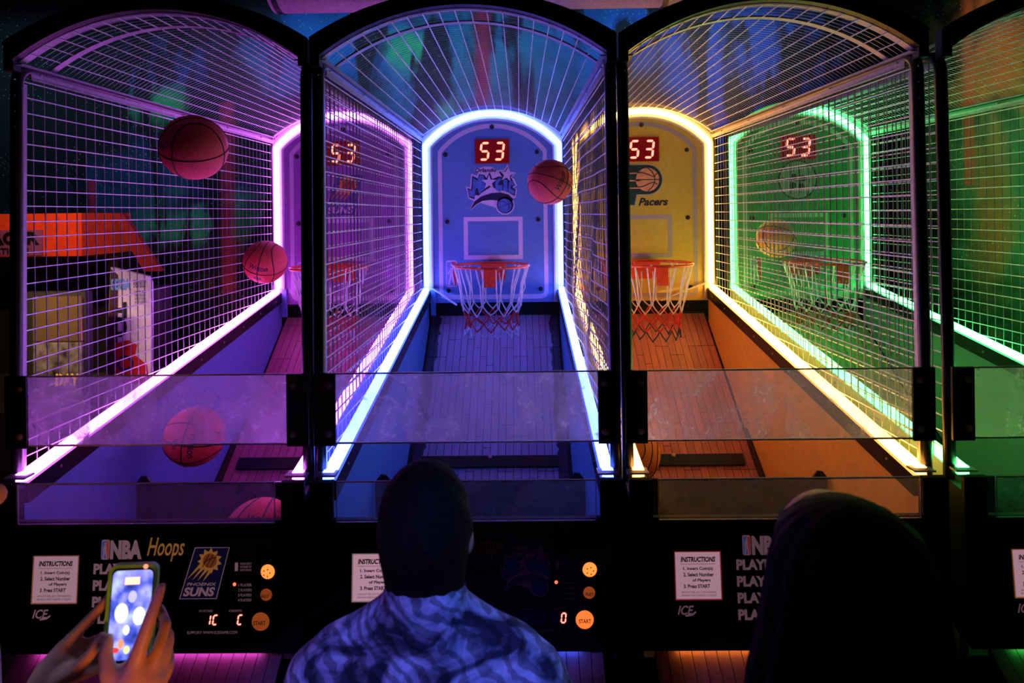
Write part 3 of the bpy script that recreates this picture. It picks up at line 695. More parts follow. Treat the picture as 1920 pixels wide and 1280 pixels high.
    ed = MB().box(-.405, .405, -.0355, -.0285, 1.5020, 1.5060).box(-.405, .405, -.0355, -.0285, 1.2835, 1.2880).mesh('shield_edge')
    link('shield_edge', ed, us, mat('acrylic_edge', (.85, .85, .9), .3))
    AC2 = acrylic('tray_acrylic', .05, .12, seed=k * 5.7 + 1)
    ls_ = link('tray_shield', cached('lsh', lambda: MB().box(-.387, .387, -.134, -.130, 1.084, 1.204).mesh('tray_shield')), M, AC2)
    link('shield_edge', cached('lse', lambda: MB().box(-.387, .387, -.135, -.129, 1.2025, 1.2060).box(-.3885, -.3865, -.135, -.129, 1.084, 1.204).box(.3865, .3885, -.135, -.129, 1.084, 1.204).box(-.387, .387, -.135, -.129, 1.0825, 1.0845).mesh('shield_edge')), ls_, mat('acrylic_edge2', (.5, .5, .55), .3))

    # ball tray and gate plate
    link('ball_tray', cached('tray', lambda: MB().prism_x([(-.10, .84), (.54, .79), (.54, .775), (-.10, .82)], -.42, .42).mesh('ball_tray')), M, GLOSSBLACK)
    link('tray_gate', cached('gate', lambda: MB().box(-.42, .42, .55, .56, .78, .932).mesh('tray_gate')), M, GLOSSBLACK)

    # lane: backing ramp, planks one by one, cross bar
    zr = lambda y: RZ0 - RS * (RY0 - y)
    link('lane_base', cached('ramp', lambda: MB().prism_x([(RY0 + .02, zr(RY0 + .02) - .004), (.75, zr(.75) - .004), (.75, zr(.75) - .02), (RY0 + .02, zr(RY0 + .02) - .02)], -.424, .424).mesh('lane_base')), M, mat('lane_joint', (.03, .02, .02), .8))
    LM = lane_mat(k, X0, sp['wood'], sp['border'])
    rnd = random.Random(11); L0 = 1.42; pw = .0412
    for i in range(20):
        x = (-9.5 + i) * pw; u = -rnd.choice([0, .07, .14, .21])
        while u < L0:
            ln = .28; a = max(u, 0); b = min(u + ln, L0)
            if b - a > .03:
                key = round(b - a, 3)
                me = cached(('plank', key), lambda: MB().box(-pw/2 + .0015, pw/2 - .0015, -(b-a)/2 + .0018, (b-a)/2 - .0018, -.003, .003).mesh('plank'))
                ya = RY0 - a * math.cos(RA); yb_ = RY0 - b * math.cos(RA)
                A_ = Vector((wy(ya), wz(ya, zr(ya)))); B_ = Vector((wy(yb_), wz(yb_, zr(yb_)))); c_ = (A_ + B_) / 2
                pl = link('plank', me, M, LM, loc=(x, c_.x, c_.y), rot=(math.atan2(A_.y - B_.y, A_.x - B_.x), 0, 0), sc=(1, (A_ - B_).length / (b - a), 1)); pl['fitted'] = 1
            u += ln
    yb = 1.337; link('cross_bar', cached('xbar', lambda: MB().box(-.36, .36, -.032, .032, .002, .02).mesh('cross_bar')), M, BLACK, loc=(0, yb, zr(yb)), rot=(RA, 0, 0))
    link('bar_bolt', cached('barbolt', lambda: MB().dome((0, 0, 0), (0, 0, 1), .012, .007, 12, 4).mesh('bar_bolt', True)), M, BOLT, loc=(0, yb + .01, zr(yb) + .03), rot=(RA, 0, 0))
    link('back_panel', cached('backp', lambda: MB().box(-.45, .45, 2.225, 2.235, .4, 1.52).mesh('back_panel')), M, BLACKMATTE)

    # backboard assembly
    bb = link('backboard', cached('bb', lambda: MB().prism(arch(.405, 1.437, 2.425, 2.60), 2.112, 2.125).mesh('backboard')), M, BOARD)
    def bframe():
        mb = MB().band(arch(.462, 1.437, 2.47, 2.69), arch(.388, 1.437, 2.432, 2.590), 2.106, 2.124)
        mb.band(arch(.398, 1.45, 2.428, 2.602), arch(.388, 1.45, 2.420, 2.590), 2.096, 2.106)
        return mb.mesh('backboard_frame')
    link('backboard_frame', cached('bframe', bframe), M, FRAME)
    link('backboard_light', cached('bled', lambda: MB().band(arch(.446, 1.545, 2.440, 2.652), arch(.418, 1.545, 2.428, 2.620), 2.090, 2.106).mesh('backboard_light')), M, LED)
    yf = 2.112
    def border():
        mb = MB(); r = .035
        def loop(hw, z0, zs, za, rr):
            p = [(-hw + rr - rr*math.cos(t), z0 + rr - rr*math.sin(t)) for t in (PI/2, PI/4, 0)]
            p += arc(hw, zs, za, 24)
            p += [(hw - rr + rr*math.cos(t), z0 + rr - rr*math.sin(t)) for t in (0, PI/4, PI/2)]
            p.append(p[0]); return p
        return mb.band(loop(.352, 1.458, 2.40, 2.572, .045), loop(.326, 1.487, 2.388, 2.543, .022), yf - .0015, yf).mesh('border_line')
    link('border_line', cached('border', border), bb, LINE)
    def square():
        a, b, c, d = -.190, .190, 1.710, 1.980; t = .027
        return MB().box(a, b, yf - .0015, yf, d - t, d).box(a, b, yf - .0015, yf, c, c + t).box(a, a + t, yf - .0015, yf, c + t, d - t).box(b - t, b, yf - .0015, yf, c + t, d - t).mesh('target_square')
    link('target_square', cached('tsq', square), bb, LINE)
    for (bx_, bz_) in ((0, 2.55), (-.302, 2.378), (.288, 2.388), (-.295, 1.952), (.290, 1.960), (-.292, 1.515), (.302, 1.520)):
        link('board_bolt', cached('bdb', lambda: MB().cyl((0, 0, 0), (0, -1, 0), .014, .01, 14).dome((0, -.01, 0), (0, -1, 0), .009, .006, 10, 3).mesh('board_bolt')), bb, BLACK, loc=(bx_, yf, bz_))
    ds = link('score_display', cached('disp', lambda: MB().box(-.11, .11, 2.100, yf, 2.318, 2.472).mesh('score_display')), M, DIGITBOX)
    for ch, cx in (('5', -.048), ('3', .046)):
        mb = seg_digit(MB(), ch, cx, 2.395, .050, .104, .014, 2.0995)
        link('digit', mb.mesh('digit'), ds, DIGIT, label='glowing red digit ' + ch)
    lc = dict(suns=lambda: logo_suns(bb, -.0, 2.13, .26, yf, mmB, True), magic=lambda: logo_magic(bb, -.008, 2.155, .325, yf, mmB),
              pacers=lambda: logo_pacers(bb, .012, 2.165, .33, yf, mmB), round=lambda: logo_round(bb, 0, 2.19, .25, yf, mmB))
    lc[sp['logo']]()
    logo_league(bb, -.272, 1.622, .072, .17, yf, mmB)
    # hoop
    hp = link('rim', cached('rim', lambda: MB().tube([(.222*math.cos(2*PI*i/40), .222*math.sin(2*PI*i/40), 0) for i in range(40)], .009, 8, True).mesh('rim', True)), M, RIMRED, loc=(0.0, 1.78, 1.697))
    def brk():
        mb = MB().box(-.08, .08, .20, .212, -.095, -.002).box(-.07, .07, .212, .325, -.012, .0)
        mb.box(-.075, .075, .319, .331, -.12, .0)
        return mb.mesh('rim_bracket')
    link('rim_bracket', cached('rbrk', brk), hp, RIMRED)
    link('front_plate', cached('fplate', lambda: MB().box(-.033, .033, -.236, -.230, -.105, -.004).mesh('front_plate')), hp, RIMRED)
    link('plate_bolts', cached('pbolts', lambda: MB().dome((-.019, -.236, -.092), (0, -1, 0), .004, .003, 8, 3).dome((.019, -.236, -.092), (0, -1, 0), .004, .003, 8, 3).mesh('plate_bolts')), hp, STEEL)
    net(hp, sp['net'], sp['rough'])
    if k == 1:
        link('loose_cord', MB().tube([(-.40, 2.08, 1.535), (-.33, 2.0, 1.51), (-.27, 1.95, 1.475), (-.22, 1.9, 1.452)], .006, 6).mesh('loose_cord'), M, WHITE_CORD, label='white cord hanging below the net')
    if k == 2:
        link('loose_cord', MB().tube([(.40, 2.09, 1.55), (.25, 2.07, 1.50), (.10, 2.05, 1.445)], .005, 6).mesh('loose_cord'), M, WHITE_CORD, label='pale rod across the board below the rim')
    if k == 1:
        pass
    link('bracket_post', cached('bpost', lambda: MB().box(-.405, -.375, 2.09, 2.11, 1.36, 1.535).mesh('bracket_post')), M, WALL)

    # control panel, its graphics, buttons and readouts
    cp = link('control_panel', cached('cp', lambda: MB().box(-.387, .387, 0, .006, -.148, .148).mesh('control_panel')), M, mat('panel_print', (.012, .01, .02), .3, var=.3), loc=(0, -.1405, .888), rot=(-.092, 0, 0))
    ox = -.015
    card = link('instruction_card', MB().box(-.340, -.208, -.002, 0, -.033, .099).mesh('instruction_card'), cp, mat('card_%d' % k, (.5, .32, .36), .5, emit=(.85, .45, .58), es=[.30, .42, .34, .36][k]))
    fr = MB(); line2(fr, [(-.342, -.035), (-.206, -.035), (-.206, .101), (-.342, .101), (-.342, -.035)], .003, -.0028, -.0016)
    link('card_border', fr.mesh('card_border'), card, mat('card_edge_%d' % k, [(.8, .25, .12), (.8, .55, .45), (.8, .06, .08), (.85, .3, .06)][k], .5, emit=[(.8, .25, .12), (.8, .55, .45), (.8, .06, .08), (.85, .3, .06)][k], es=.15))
    def ctext():
        mb = MB(); y = -.003
        text_into(mb, 'INSTRUCTIONS', -.325, -.222, .072, .087, y, .2, .045)
        for t, x0, x1, z in (('1. Insert Coin(s)', -.318, -.230, .047), ('2. Select Number', -.318, -.228, .031), ('of Players', -.292, -.238, .014), ('3. Press START', -.318, -.240, -.002)):
            text_into(mb, t, x0, x1, z, z + .011, y, 0, .035)
        mb.box(-.325, -.222, y - .0004, y, .066, .0668)
        text_into(mb, 'AMOUNT PER LAST COIN INSERTED', -.325, -.222, -.016, -.011, y); text_into(mb, 'REWARD AND WANTED 4 TOKENS', -.325, -.222, -.025, -.020, y)
        return mb.mesh('card_lettering')
    link('card_lettering', cached('ctext', ctext), card, mat('print_dark', (.015, .012, .06), .6))
    def word(nm, *items):
        def f():
            mb = MB()
            for it in items: text_into(mb, it[0], it[1], it[2], it[3], it[4], -.0012, *it[5:])
            if nm == 'maker_lettering': line2(mb, [(-.315, -.081), (-.295, -.078), (-.284, -.070)], .005, -.0012, -.0007)
            return mb.mesh(nm)
        link(nm, cached(('word', nm, items[0][0]), f), cp, mmP['pale'])
    word('maker_lettering', ('ICE', -.338, -.290, -.078, -.052, .3, .02))
    word('title_lettering', ('NBA', -.112, -.016, .090, .145, 0, .06))
    for i in range(4): word('player_lettering', ('PLAYER %d:' % (i+1), -.160, .0, .047 - .047*i, .078 - .047*i, 0, .05))
    word('readout_lettering', ('HI SCORE', .163, .203, -.062, -.056)); word('readout_lettering', ('CREDITS', .252, .290, -.062, -.056))
    word('address_lettering', ('SUPPORT: WWW.ICEGAME.COM', .128, .278, -.124, -.116, .1))
    for i, t in enumerate(('1 PLAYER', '2 PLAYERS', '3 PLAYERS', '4 PLAYERS')): word('menu_lettering', (t, .278, .318, .010 - .0143*i, .018 - .0143*i))
    for i, t in enumerate(('PLEASE SELECT', 'NUMBER OF', 'PLAYERS THEN PRESS')): word('notice_lettering', (t, .282, .316, .072 - .009*i, .078 - .009*i))
    hb = MB(); text_into(hb, 'Hoops', 0.0, .113, .083, .152, -.0012, .35, .01); link('script_lettering', hb.mesh('script_lettering'), cp, mmP['orange'], label='orange slanted script word')
    logo_league(cp, -.127, .118, .024, .057, 0, mmP)
    link('small_mark', MB().box(.266, .275, -.0012, 0, .054, .078).mesh('small_mark'), cp, mmP['pale'])
    dict(suns=lambda: logo_suns(cp, .175, .049, .145, 0, mmP), magic=lambda: logo_magic(cp, .175, .052, .15, 0, mmP), pacers=lambda: logo_pacers(cp, .175, .05, .15, 0, mmP), round=lambda: logo_round(cp, .175, .05, .13, 0, mmP))[sp['logo']]()
    link('indicator_light', cached('ind', lambda: MB().dome((.266, 0, .016), (0, -1, 0), .005, .004, 10, 3).mesh('indicator_light')), cp, glow('red_lamp', (1, .1, .05), 2.5))
    rd = link('readout', cached('rdo', lambda: MB().box(.150, .232, -.0014, 0, -.102, -.066).box(.250, .305, -.0014, 0, -.102, -.066).mesh('readout')), cp, mat('readout_window', (.015, .01, .05), .2))
    mb = MB()
    if k != 1: seg_digit(mb, '1', .192, -.084, .010, .026, .0035, -.0016); seg_digit(mb, '0' if k else 'C', .212, -.084, .012, .026, .0035, -.0016)
    seg_digit(mb, '0' if k else 'C', .286, -.084, .012, .026, .0035, -.0016)
    link('readout_digits', mb.mesh('readout_digits'), rd, DIGIT)
    for j, (u, v, r) in enumerate(((.366, .0525, .0215), (.363, -.013, .018), (.348, -.089, .027))):
        es = ((1.7, .16, .2), (1.7, .2, 1.0), (1.4, .2, .5), (1.4, .2, .5))[k][j]
        b = link('button', cached('btn%d' % j, lambda: MB().dome((0, 0, 0), (0, -1, 0), r, .012, 24, 5).mesh('button', True)), cp, mat('button_glow_%d_%d' % (k, j), (.45, .09, .02), .3, emit=(1.0, .19, .035), es=es, var=.3, scale=150), loc=(u, 0, v))
        mb = MB()
        if j == 2: text_into(mb, 'START', -.018, .018, -.006, .006, -.0125, 0, .02)
        elif j == 1: text_into(mb, 'SELECT', -.012, .012, -.004, .004, -.0125, 0, .02)
        else:
            for a in range(5): mb.prism(circ(.010*math.cos(a*1.256), .010*math.sin(a*1.256), .0022, 8), -.0128, -.0124)
        link('button_lettering', mb.mesh('button_lettering'), b, mat('print_brown', (.08, .01, .01), .6))
        rg = MB(); ring(rg, 0, 0, r * 1.12, r * .99, -.004, .001, 24); link('button_ring', rg.mesh('button_ring'), b, BLACK)
    for c in list(M.children): fit_depth(c)
    return M
machines = [build_machine(k, sp) for k, sp in enumerate(SPEC)]

# ---------------------------------------------------------------- basketballs
BR = 0.117
def ball_mesh(): return MB().ball((0, 0, 0), BR, 40, 24).mesh('leather', True)
def seam_mesh():
    mb = MB(); n = 48; R = BR * 1.0
    mb.tube([(R*math.cos(t), R*math.sin(t), 0) for t in [2*PI*i/n for i in range(n)]], .0026, 5, True)
    mb.tube([(0, R*math.cos(t), R*math.sin(t)) for t in [2*PI*i/n for i in range(n)]], .0026, 5, True)
    for s in (-1, 1):
        mb.tube([Vector((s*(.62 + .30*math.cos(2*t)), math.cos(t), math.sin(t))).normalized() * R for t in [2*PI*i/n for i in range(n)]], .0026, 5, True)
    return mb.mesh('seams')
def print_mesh():
    v, f = text_raw('Wilson', .25, .02); xs = [a[0] for a in v]; ys = [a[1] for a in v]; w_ = max(xs) - min(xs); out = []
    for a in v:
        u = ((a[0]-min(xs))/w_ - .5) * .105 / BR; t = ((a[1]-min(ys))/(max(ys)-min(ys)) - .5) * .030 / BR + .32
        out.append(Vector((math.cos(t)*math.sin(u), -math.cos(t)*math.cos(u), math.sin(t))) * BR * 1.006)
    mb = MB().add(out, f)
    v, f = text_raw('NCAA', 0, .03); xs = [a[0] for a in v]; ys = [a[1] for a in v]; out = []
    for a in v:
        u = ((a[0]-min(xs))/(max(xs)-min(xs)) - .5) * .045 / BR; t = ((a[1]-min(ys))/(max(ys)-min(ys)) - .5) * .022 / BR - .25
        out.append(Vector((math.cos(t)*math.sin(u), -math.cos(t)*math.cos(u), math.sin(t))) * BR * 1.006)
    return mb.add(out, f).mesh('lettering')
BM, SM, PM = ball_mesh(), seam_mesh(), print_mesh()
def basketball(px, py, d, rot, label, m=BALLM, loc=None):
    t = thing('basketball', label, 'basketball', loc or P(px, py, d), rot, 'basketballs')
    link('leather', BM, t, m); link('seams', SM, t, SEAM); link('lettering', PM, t, INK)
    return t
basketball(364, 277, 2.45, (.2, .5, -.9), 'red basketball flying highest, near the wire side of the violet machine')
basketball(497, 491, 3.65, (.55, .25, .1), 'red basketball in the air beside the white light tube of the violet backboard', BALLM)
basketball(365, 818, 2.72, (.1, 1.75, .15), 'red basketball seen through the scratched shield of the violet machine')
basketball(488, 1006, 2.13, (-.5, .3, .1), 'pink-lit basketball resting in the front tray of the violet machine')
basketball(1031, 341, 3.45, (.3, -1.2, .5), 'red and orange basketball in front of the blue backboard edge', BALLM)
basketball(1455, 447, 3.97, (.4, .6, 1.5), 'orange basketball at the green backboard behind the wires', BALLO)
basketball(1187, 850, 2.9, (1.2, .4, .5), 'dark orange basketball low in the amber machine beside its left light strip', BALLO)

# ---------------------------------------------------------------- room things
dct = thing('air_duct', 'purple-lit round air duct under the ceiling behind the machine tops', 'duct', (-1.37, 3.75, 3.32))
link('duct_tube', MB().cyl((0, 0, 0), (1, 0, 0), .17, 2.3, 28).mesh('duct_tube', False), dct, mat('duct_fabric', (.45, .3, .4), .7, bump=.3, scale=60))
for i in range(4): link('duct_band', MB().cyl((.02 + i*.72, 0, 0), (1, 0, 0), .176, .03, 28).mesh('duct_band'), dct, BLACK)

oc = thing('racing_arcade_cabinet', 'black racing arcade cabinet with an orange header sign, at the left edge', 'arcade machine', (P(60, 440, 4.1).x, 4.1, 0))
link('body', MB().prism_x([(0, 0), (.9, 0), (.9, 1.75), (.25, 1.75), (.2, 1.0), (0, .8)], -.5, .36).mesh('body'), oc, BLACKMATTE)
zc = P(60, 440, 4.1).z
link('header', MB().box(-.34, .30, -.02, .5, zc - .135, zc + .13).mesh('header'), oc, mat('orange_header', (.7, .06, .01), .45, emit=(1, .07, .02), es=.09))
link('sign_plate', MB().box(-.36, .06, -.03, -.02, zc - .125, zc + .03).mesh('sign_plate'), oc, mat('sign_plate_print', (.3, .1, .35), .5))
t = MB(); text_into(t, 'RACER', -.33, .045, zc - .06, zc + .02, -.034, 0, .05); text_into(t, 'STATIONS', -.30, -.02, zc - .115, zc - .080, -.034, 0, .02)
link('sign_lettering', t.mesh('sign_lettering'), oc, mat('sign_ink', (.01, .01, .015), .5))
link('side_wing', MB().prism([(.30, zc + .13), (.36, zc + .13), (.62, zc - .26), (.5, zc - .26), (.42, zc - .12)], .3, .34).mesh('side_wing'), oc, mat('dark_red', (.35, .03, .03), .5))

wx = P(240, 600, 3.3)
wc = thing('white_arcade_cabinet', 'white arcade cabinet side with blue maker name and black upright letters, seen through the wires', 'arcade machine', (wx.x, 3.3, 0), (0, 0, .12))
zt = P(240, 508, 3.3).z
link('body', MB().prism([(-.115, 0), (.075, 0), (.098, zt - .16), (.098, zt - .06), (.085, zt - .03), (-.09, zt + .02), (-.115, zt - .45)], 0, .03).mesh('body'), wc, mat('white_laminate', (.75, .7, .78), .4))
link('cabinet_box', MB().box(-.10, .0, .03, .5, 0, zt - .12).mesh('cabinet_box'), wc, BLACKMATTE)
link('edge_print', MB().prism([(-.118, .9), (-.07, .9), (-.055, zt - .02), (-.088, zt + .01), (-.113, zt - .45)], -.003, 0).mesh('edge_print'), wc, mat('dark_print', (.06, .01, .03), .5))
t = MB(); text_into(t, 'SEGA', -.088, .005, zt - .095, zt - .038, -.005, 0, .05); link('maker_lettering', t.mesh('maker_lettering'), wc, mat('sky_blue_print', (.15, .4, .85), .5))
t = MB(); text_into(t, 'EVERYBODY', .018, .078, zt - .085, zt - .045, -.004)
for i in range(4): text_into(t, ['RIDES ON', 'THE ROAD', 'AND HAS', 'A TURN'][i], .022, .076, zt - .112 - i*.017, zt - .100 - i*.017, -.004)
text_into(t, 'TO', -.085, -.015, zt - .33, zt - .155, -.004, 0, .06, rot=-1)
link('side_lettering', t.mesh('side_lettering'), wc, mat('sign_ink', (0, 0, 0)))
t = MB().prism([(-.07, zt - .56), (-.075, zt - .36), (-.01, zt - .345), (.03, zt - .37), (.02, zt - .42), (.075, zt - .47), (.085, zt - .56)], -.004, 0)
link('red_picture', t.mesh('red_picture'), wc, mat('red_print', (.6, .02, .02), .5))
ov = MB(); ring(ov, -.025, zt - .46, .04, .025, -.006, -.004); link('round_picture', ov.mesh('round_picture'), wc, mat('navy_print', (.04, .03, .15), .5))

gx = P(112, 620, 3.0)
gc = thing('brass_panel_cabinet', 'dark arcade cabinet with a brushed brass-coloured panel, left of the white cabinet', 'arcade machine', (gx.x, 2.98, 0))
zt = P(112, 556, 3.0).z
link('body', MB().box(-.18, .110, .01, .06, 0, zt + .02).mesh('body'), gc, BLACKMATTE)
link('metal_panel', MB().box(-.12, .100, -.005, .01, zt - .20, zt).mesh('metal_panel'), gc, mat('brass_panel', (.75, .5, .25), .28, .9, scale=4))
link('picture_panel', MB().box(-.12, .100, -.005, .01, zt - .52, zt - .205).mesh('picture_panel'), gc, mat('grey_picture', (.12, .11, .1), .5, var=.9, scale=25))
t = MB(); text_into(t, 'DAY', -.02, .09, zt - .40, zt - .345, -.008, .1, .04); link('yellow_lettering', t.mesh('yellow_lettering'), gc, mat('yellow_print', (.9, .5, .05), .5, emit=(1, .5, .1), es=.12))
area_light('brass_fill', (gx.x + .02, 2.5, 2.0), (gx.x, 2.98, 1.5), (1, .62, .3), 1.4, .2, .05, 1.2)  # added to brighten the brass panel; no such lamp in view

# ---------------------------------------------------------------- people
def skin_mesh(nodes_, edges, sub=1):
    """nodes_: list of (x,y,z,r[,r2]); returns evaluated tapered surface"""
    me = bpy.data.meshes.new('sk'); me.from_pydata([n[:3] for n in nodes_], edges, [])
    o = bpy.data.objects.new('sk', me); C.objects.link(o)
    sk = o.modifiers.new('s', 'SKIN'); sk.use_smooth_shade = True
    for i, n in enumerate(nodes_):
        r = n[3]; r2 = n[4] if len(n) > 4 else r
        me.skin_vertices[0].data[i].radius = (r, r2)
        me.skin_vertices[0].data[i].use_root = (i == 0)
    ss = o.modifiers.new('u', 'SUBSURF'); ss.levels = sub; ss.render_levels = sub
    dg = bpy.context.evaluated_depsgraph_get(); dg.update()
    r = bpy.data.meshes.new_from_object(o.evaluated_get(dg))
    v = [tuple(a.co) for a in r.vertices]; f = [tuple(p.vertices) for p in r.polygons]
    bpy.data.objects.remove(o); bpy.data.meshes.remove(r)
    return v, f
def remesh(mb, name, vox, smooth=4):
    me = mb.mesh(name); o = bpy.data.objects.new('rm', me); C.objects.link(o)
    r = o.modifiers.new('r', 'REMESH'); r.mode = 'VOXEL'; r.voxel_size = vox; r.use_smooth_shade = True
    if smooth:
        s = o.modifiers.new('s', 'SMOOTH'); s.iterations = smooth; s.factor = .5
    dg = bpy.context.evaluated_depsgraph_get(); dg.update()
    out = bpy.data.meshes.new_from_object(o.evaluated_get(dg)); bpy.data.objects.remove(o)
    for p in out.polygons: p.use_smooth = True
    out.name = name; return out
def chain(mb, pts, n=10):
    """tapered limb through (Vector, radius) pairs, rounded ends"""
    P_ = [Vector(p) for p, r in pts]; R_ = [r for p, r in pts]; Q = []; RR = []
    for i in range(len(P_) - 1):
        for k in range(4):
            t = k / 4; Q.append(P_[i].lerp(P_[i+1], t)); RR.append(R_[i] * (1-t) + R_[i+1] * t)
    Q.append(P_[-1]); RR.append(R_[-1])
    mb.tube(Q, 1, n, radii=RR); mb.ball(Q[0], RR[0] * .98, 10, 6); mb.ball(Q[-1], RR[-1] * .98, 10, 6)
    for p, r in pts[1:-1]: mb.ball(p, r * 1.0, 10, 6)
def head(mb, c, rz, rx=0.0, s=1.0):
    R = Matrix.Translation(c) @ Matrix.Rotation(rz, 4, 'Z') @ Matrix.Rotation(rx, 4, 'X')
    t = MB()
    def fn(q, th, ph):
        x, y, z = q
        if z < 0: y += -z * .25 * (1 if y > -0.02 else .2); x *= 1 + z * 1.6     # jaw narrows, chin forward (+y is forward)
        return Vector((x, y, z))
    t.ball((0, 0, 0), .105 * s, 28, 20, (.73, .93, 1.08), fn)
    t.ball((0, .103*s, -.012*s), .017*s, 10, 8, (.7, 1.1, 1.3))          # nose
    t.ball((0, .098*s, -.052*s), .02*s, 10, 6, (1.1, .5, .35))           # mouth
    for sx in (-1, 1):
        t.ball((sx*.080*s, -.004*s, -.016*s), .023*s, 10, 8, (.45, .8, 1.4))   # ears
        t.ball((sx*.032*s, .085*s, .012*s), .014*s, 8, 6)
    mb.add([R @ Vector(v) for v in t.v], t.f)
    return R
def hand(mb, wrist, aim, side, curl=.5, s=1.0, thumb=1):
    """relaxed hand: palm, four fingers, thumb; aim = direction of fingers, side = direction towards thumb"""
    a = Vector(aim).normalized(); b = (Vector(side) - a * Vector(side).dot(a)).normalized(); n = a.cross(b) * thumb
    w_ = Vector(wrist)
    for j, (o, l) in enumerate(((.028, .075), (.010, .083), (-.009, .077), (-.027, .060))):
        base = w_ + a * .085 * s + b * o * s
        chain(mb, [(w_ + b * o * .5 * s, .015*s), (base, .0125*s)], 8)
        d1 = (a + n * curl * .5).normalized(); d2 = (a + n * curl * 1.3).normalized(); d3 = (a * .6 + n * curl * 2).normalized()
        p1 = base + d1 * l * .45 * s; p2 = p1 + d2 * l * .32 * s; p3 = p2 + d3 * l * .25 * s
        chain(mb, [(base, .0095*s), (p1, .0088*s), (p2, .008*s), (p3, .007*s)], 8)
    t0 = w_ + a * .025 * s + b * .025 * s; t1 = t0 + (a * .5 + b * .6 + n * .3).normalized() * .04 * s; t2 = t1 + (a * .8 + b * .3 + n * .4).normalized() * .032 * s
    chain(mb, [(t0, .014*s), (t1, .011*s), (t2, .0085*s)], 8)
def flower_mat(name, c1, c2, c3, sc):
    m = bpy.data.materials.new(name); nt = nodes(m); N = nt.nodes; L = nt.links
    out = N.new('ShaderNodeOutputMaterial'); b = N.new('ShaderNodeBsdfPrincipled'); L.new(b.outputs[0], out.inputs[0]); b.inputs['Roughness'].default_value = .9
    tc = N.new('ShaderNodeTexCoord'); mp = N.new('ShaderNodeMapping'); mp.inputs['Scale'].default_value = (1, 1, 1.5); mp.inputs['Rotation'].default_value = (0, .6, 0); L.new(tc.outputs['Object'], mp.inputs[0])
    no = N.new('ShaderNodeTexNoise'); no.inputs['Scale'].default_value = sc; no.inputs['Detail'].default_value = 6; no.inputs['Distortion'].default_value = 1.5; L.new(mp.outputs[0], no.inputs['Vector'])
    r = ramp(nt, [(.40, c1), (.5, c2), (.62, c3)]); L.new(no.outputs['Fac'], r.inputs[0])
    # fern-like stripes over the cloth
    wv = N.new('ShaderNodeTexWave'); wv.inputs['Scale'].default_value = sc * 1.2; wv.inputs['Distortion'].default_value = 12; wv.inputs['Detail'].default_value = 3; L.new(mp.outputs[0], wv.inputs['Vector'])
    r2 = ramp(nt, [(.30, (.45, .45, .45)), (.5, (1, 1, 1))]); L.new(wv.outputs['Fac'], r2.inputs[0])
    mx = N.new('ShaderNodeMix'); mx.data_type = 'RGBA'; mx.blend_type = 'MULTIPLY'; mx.inputs[0].default_value = 1; L.new(r.outputs[0], mx.inputs[6]); L.new(r2.outputs[0], mx.inputs[7])
    L.new(mx.outputs[2], b.inputs['Base Color'])
    n2 = N.new('ShaderNodeTexNoise'); n2.inputs['Scale'].default_value = 9; n2.inputs['Detail'].default_value = 3; n2.inputs['Distortion'].default_value = 1; L.new(tc.outputs['Object'], n2.inputs['Vector'])
    bn = N.new('ShaderNodeBump'); bn.inputs['Strength'].default_value = .8; bn.inputs['Distance'].default_value = .03; L.new(n2.outputs['Fac'], bn.inputs['Height']); L.new(bn.outputs[0], b.inputs['Normal'])
    return m

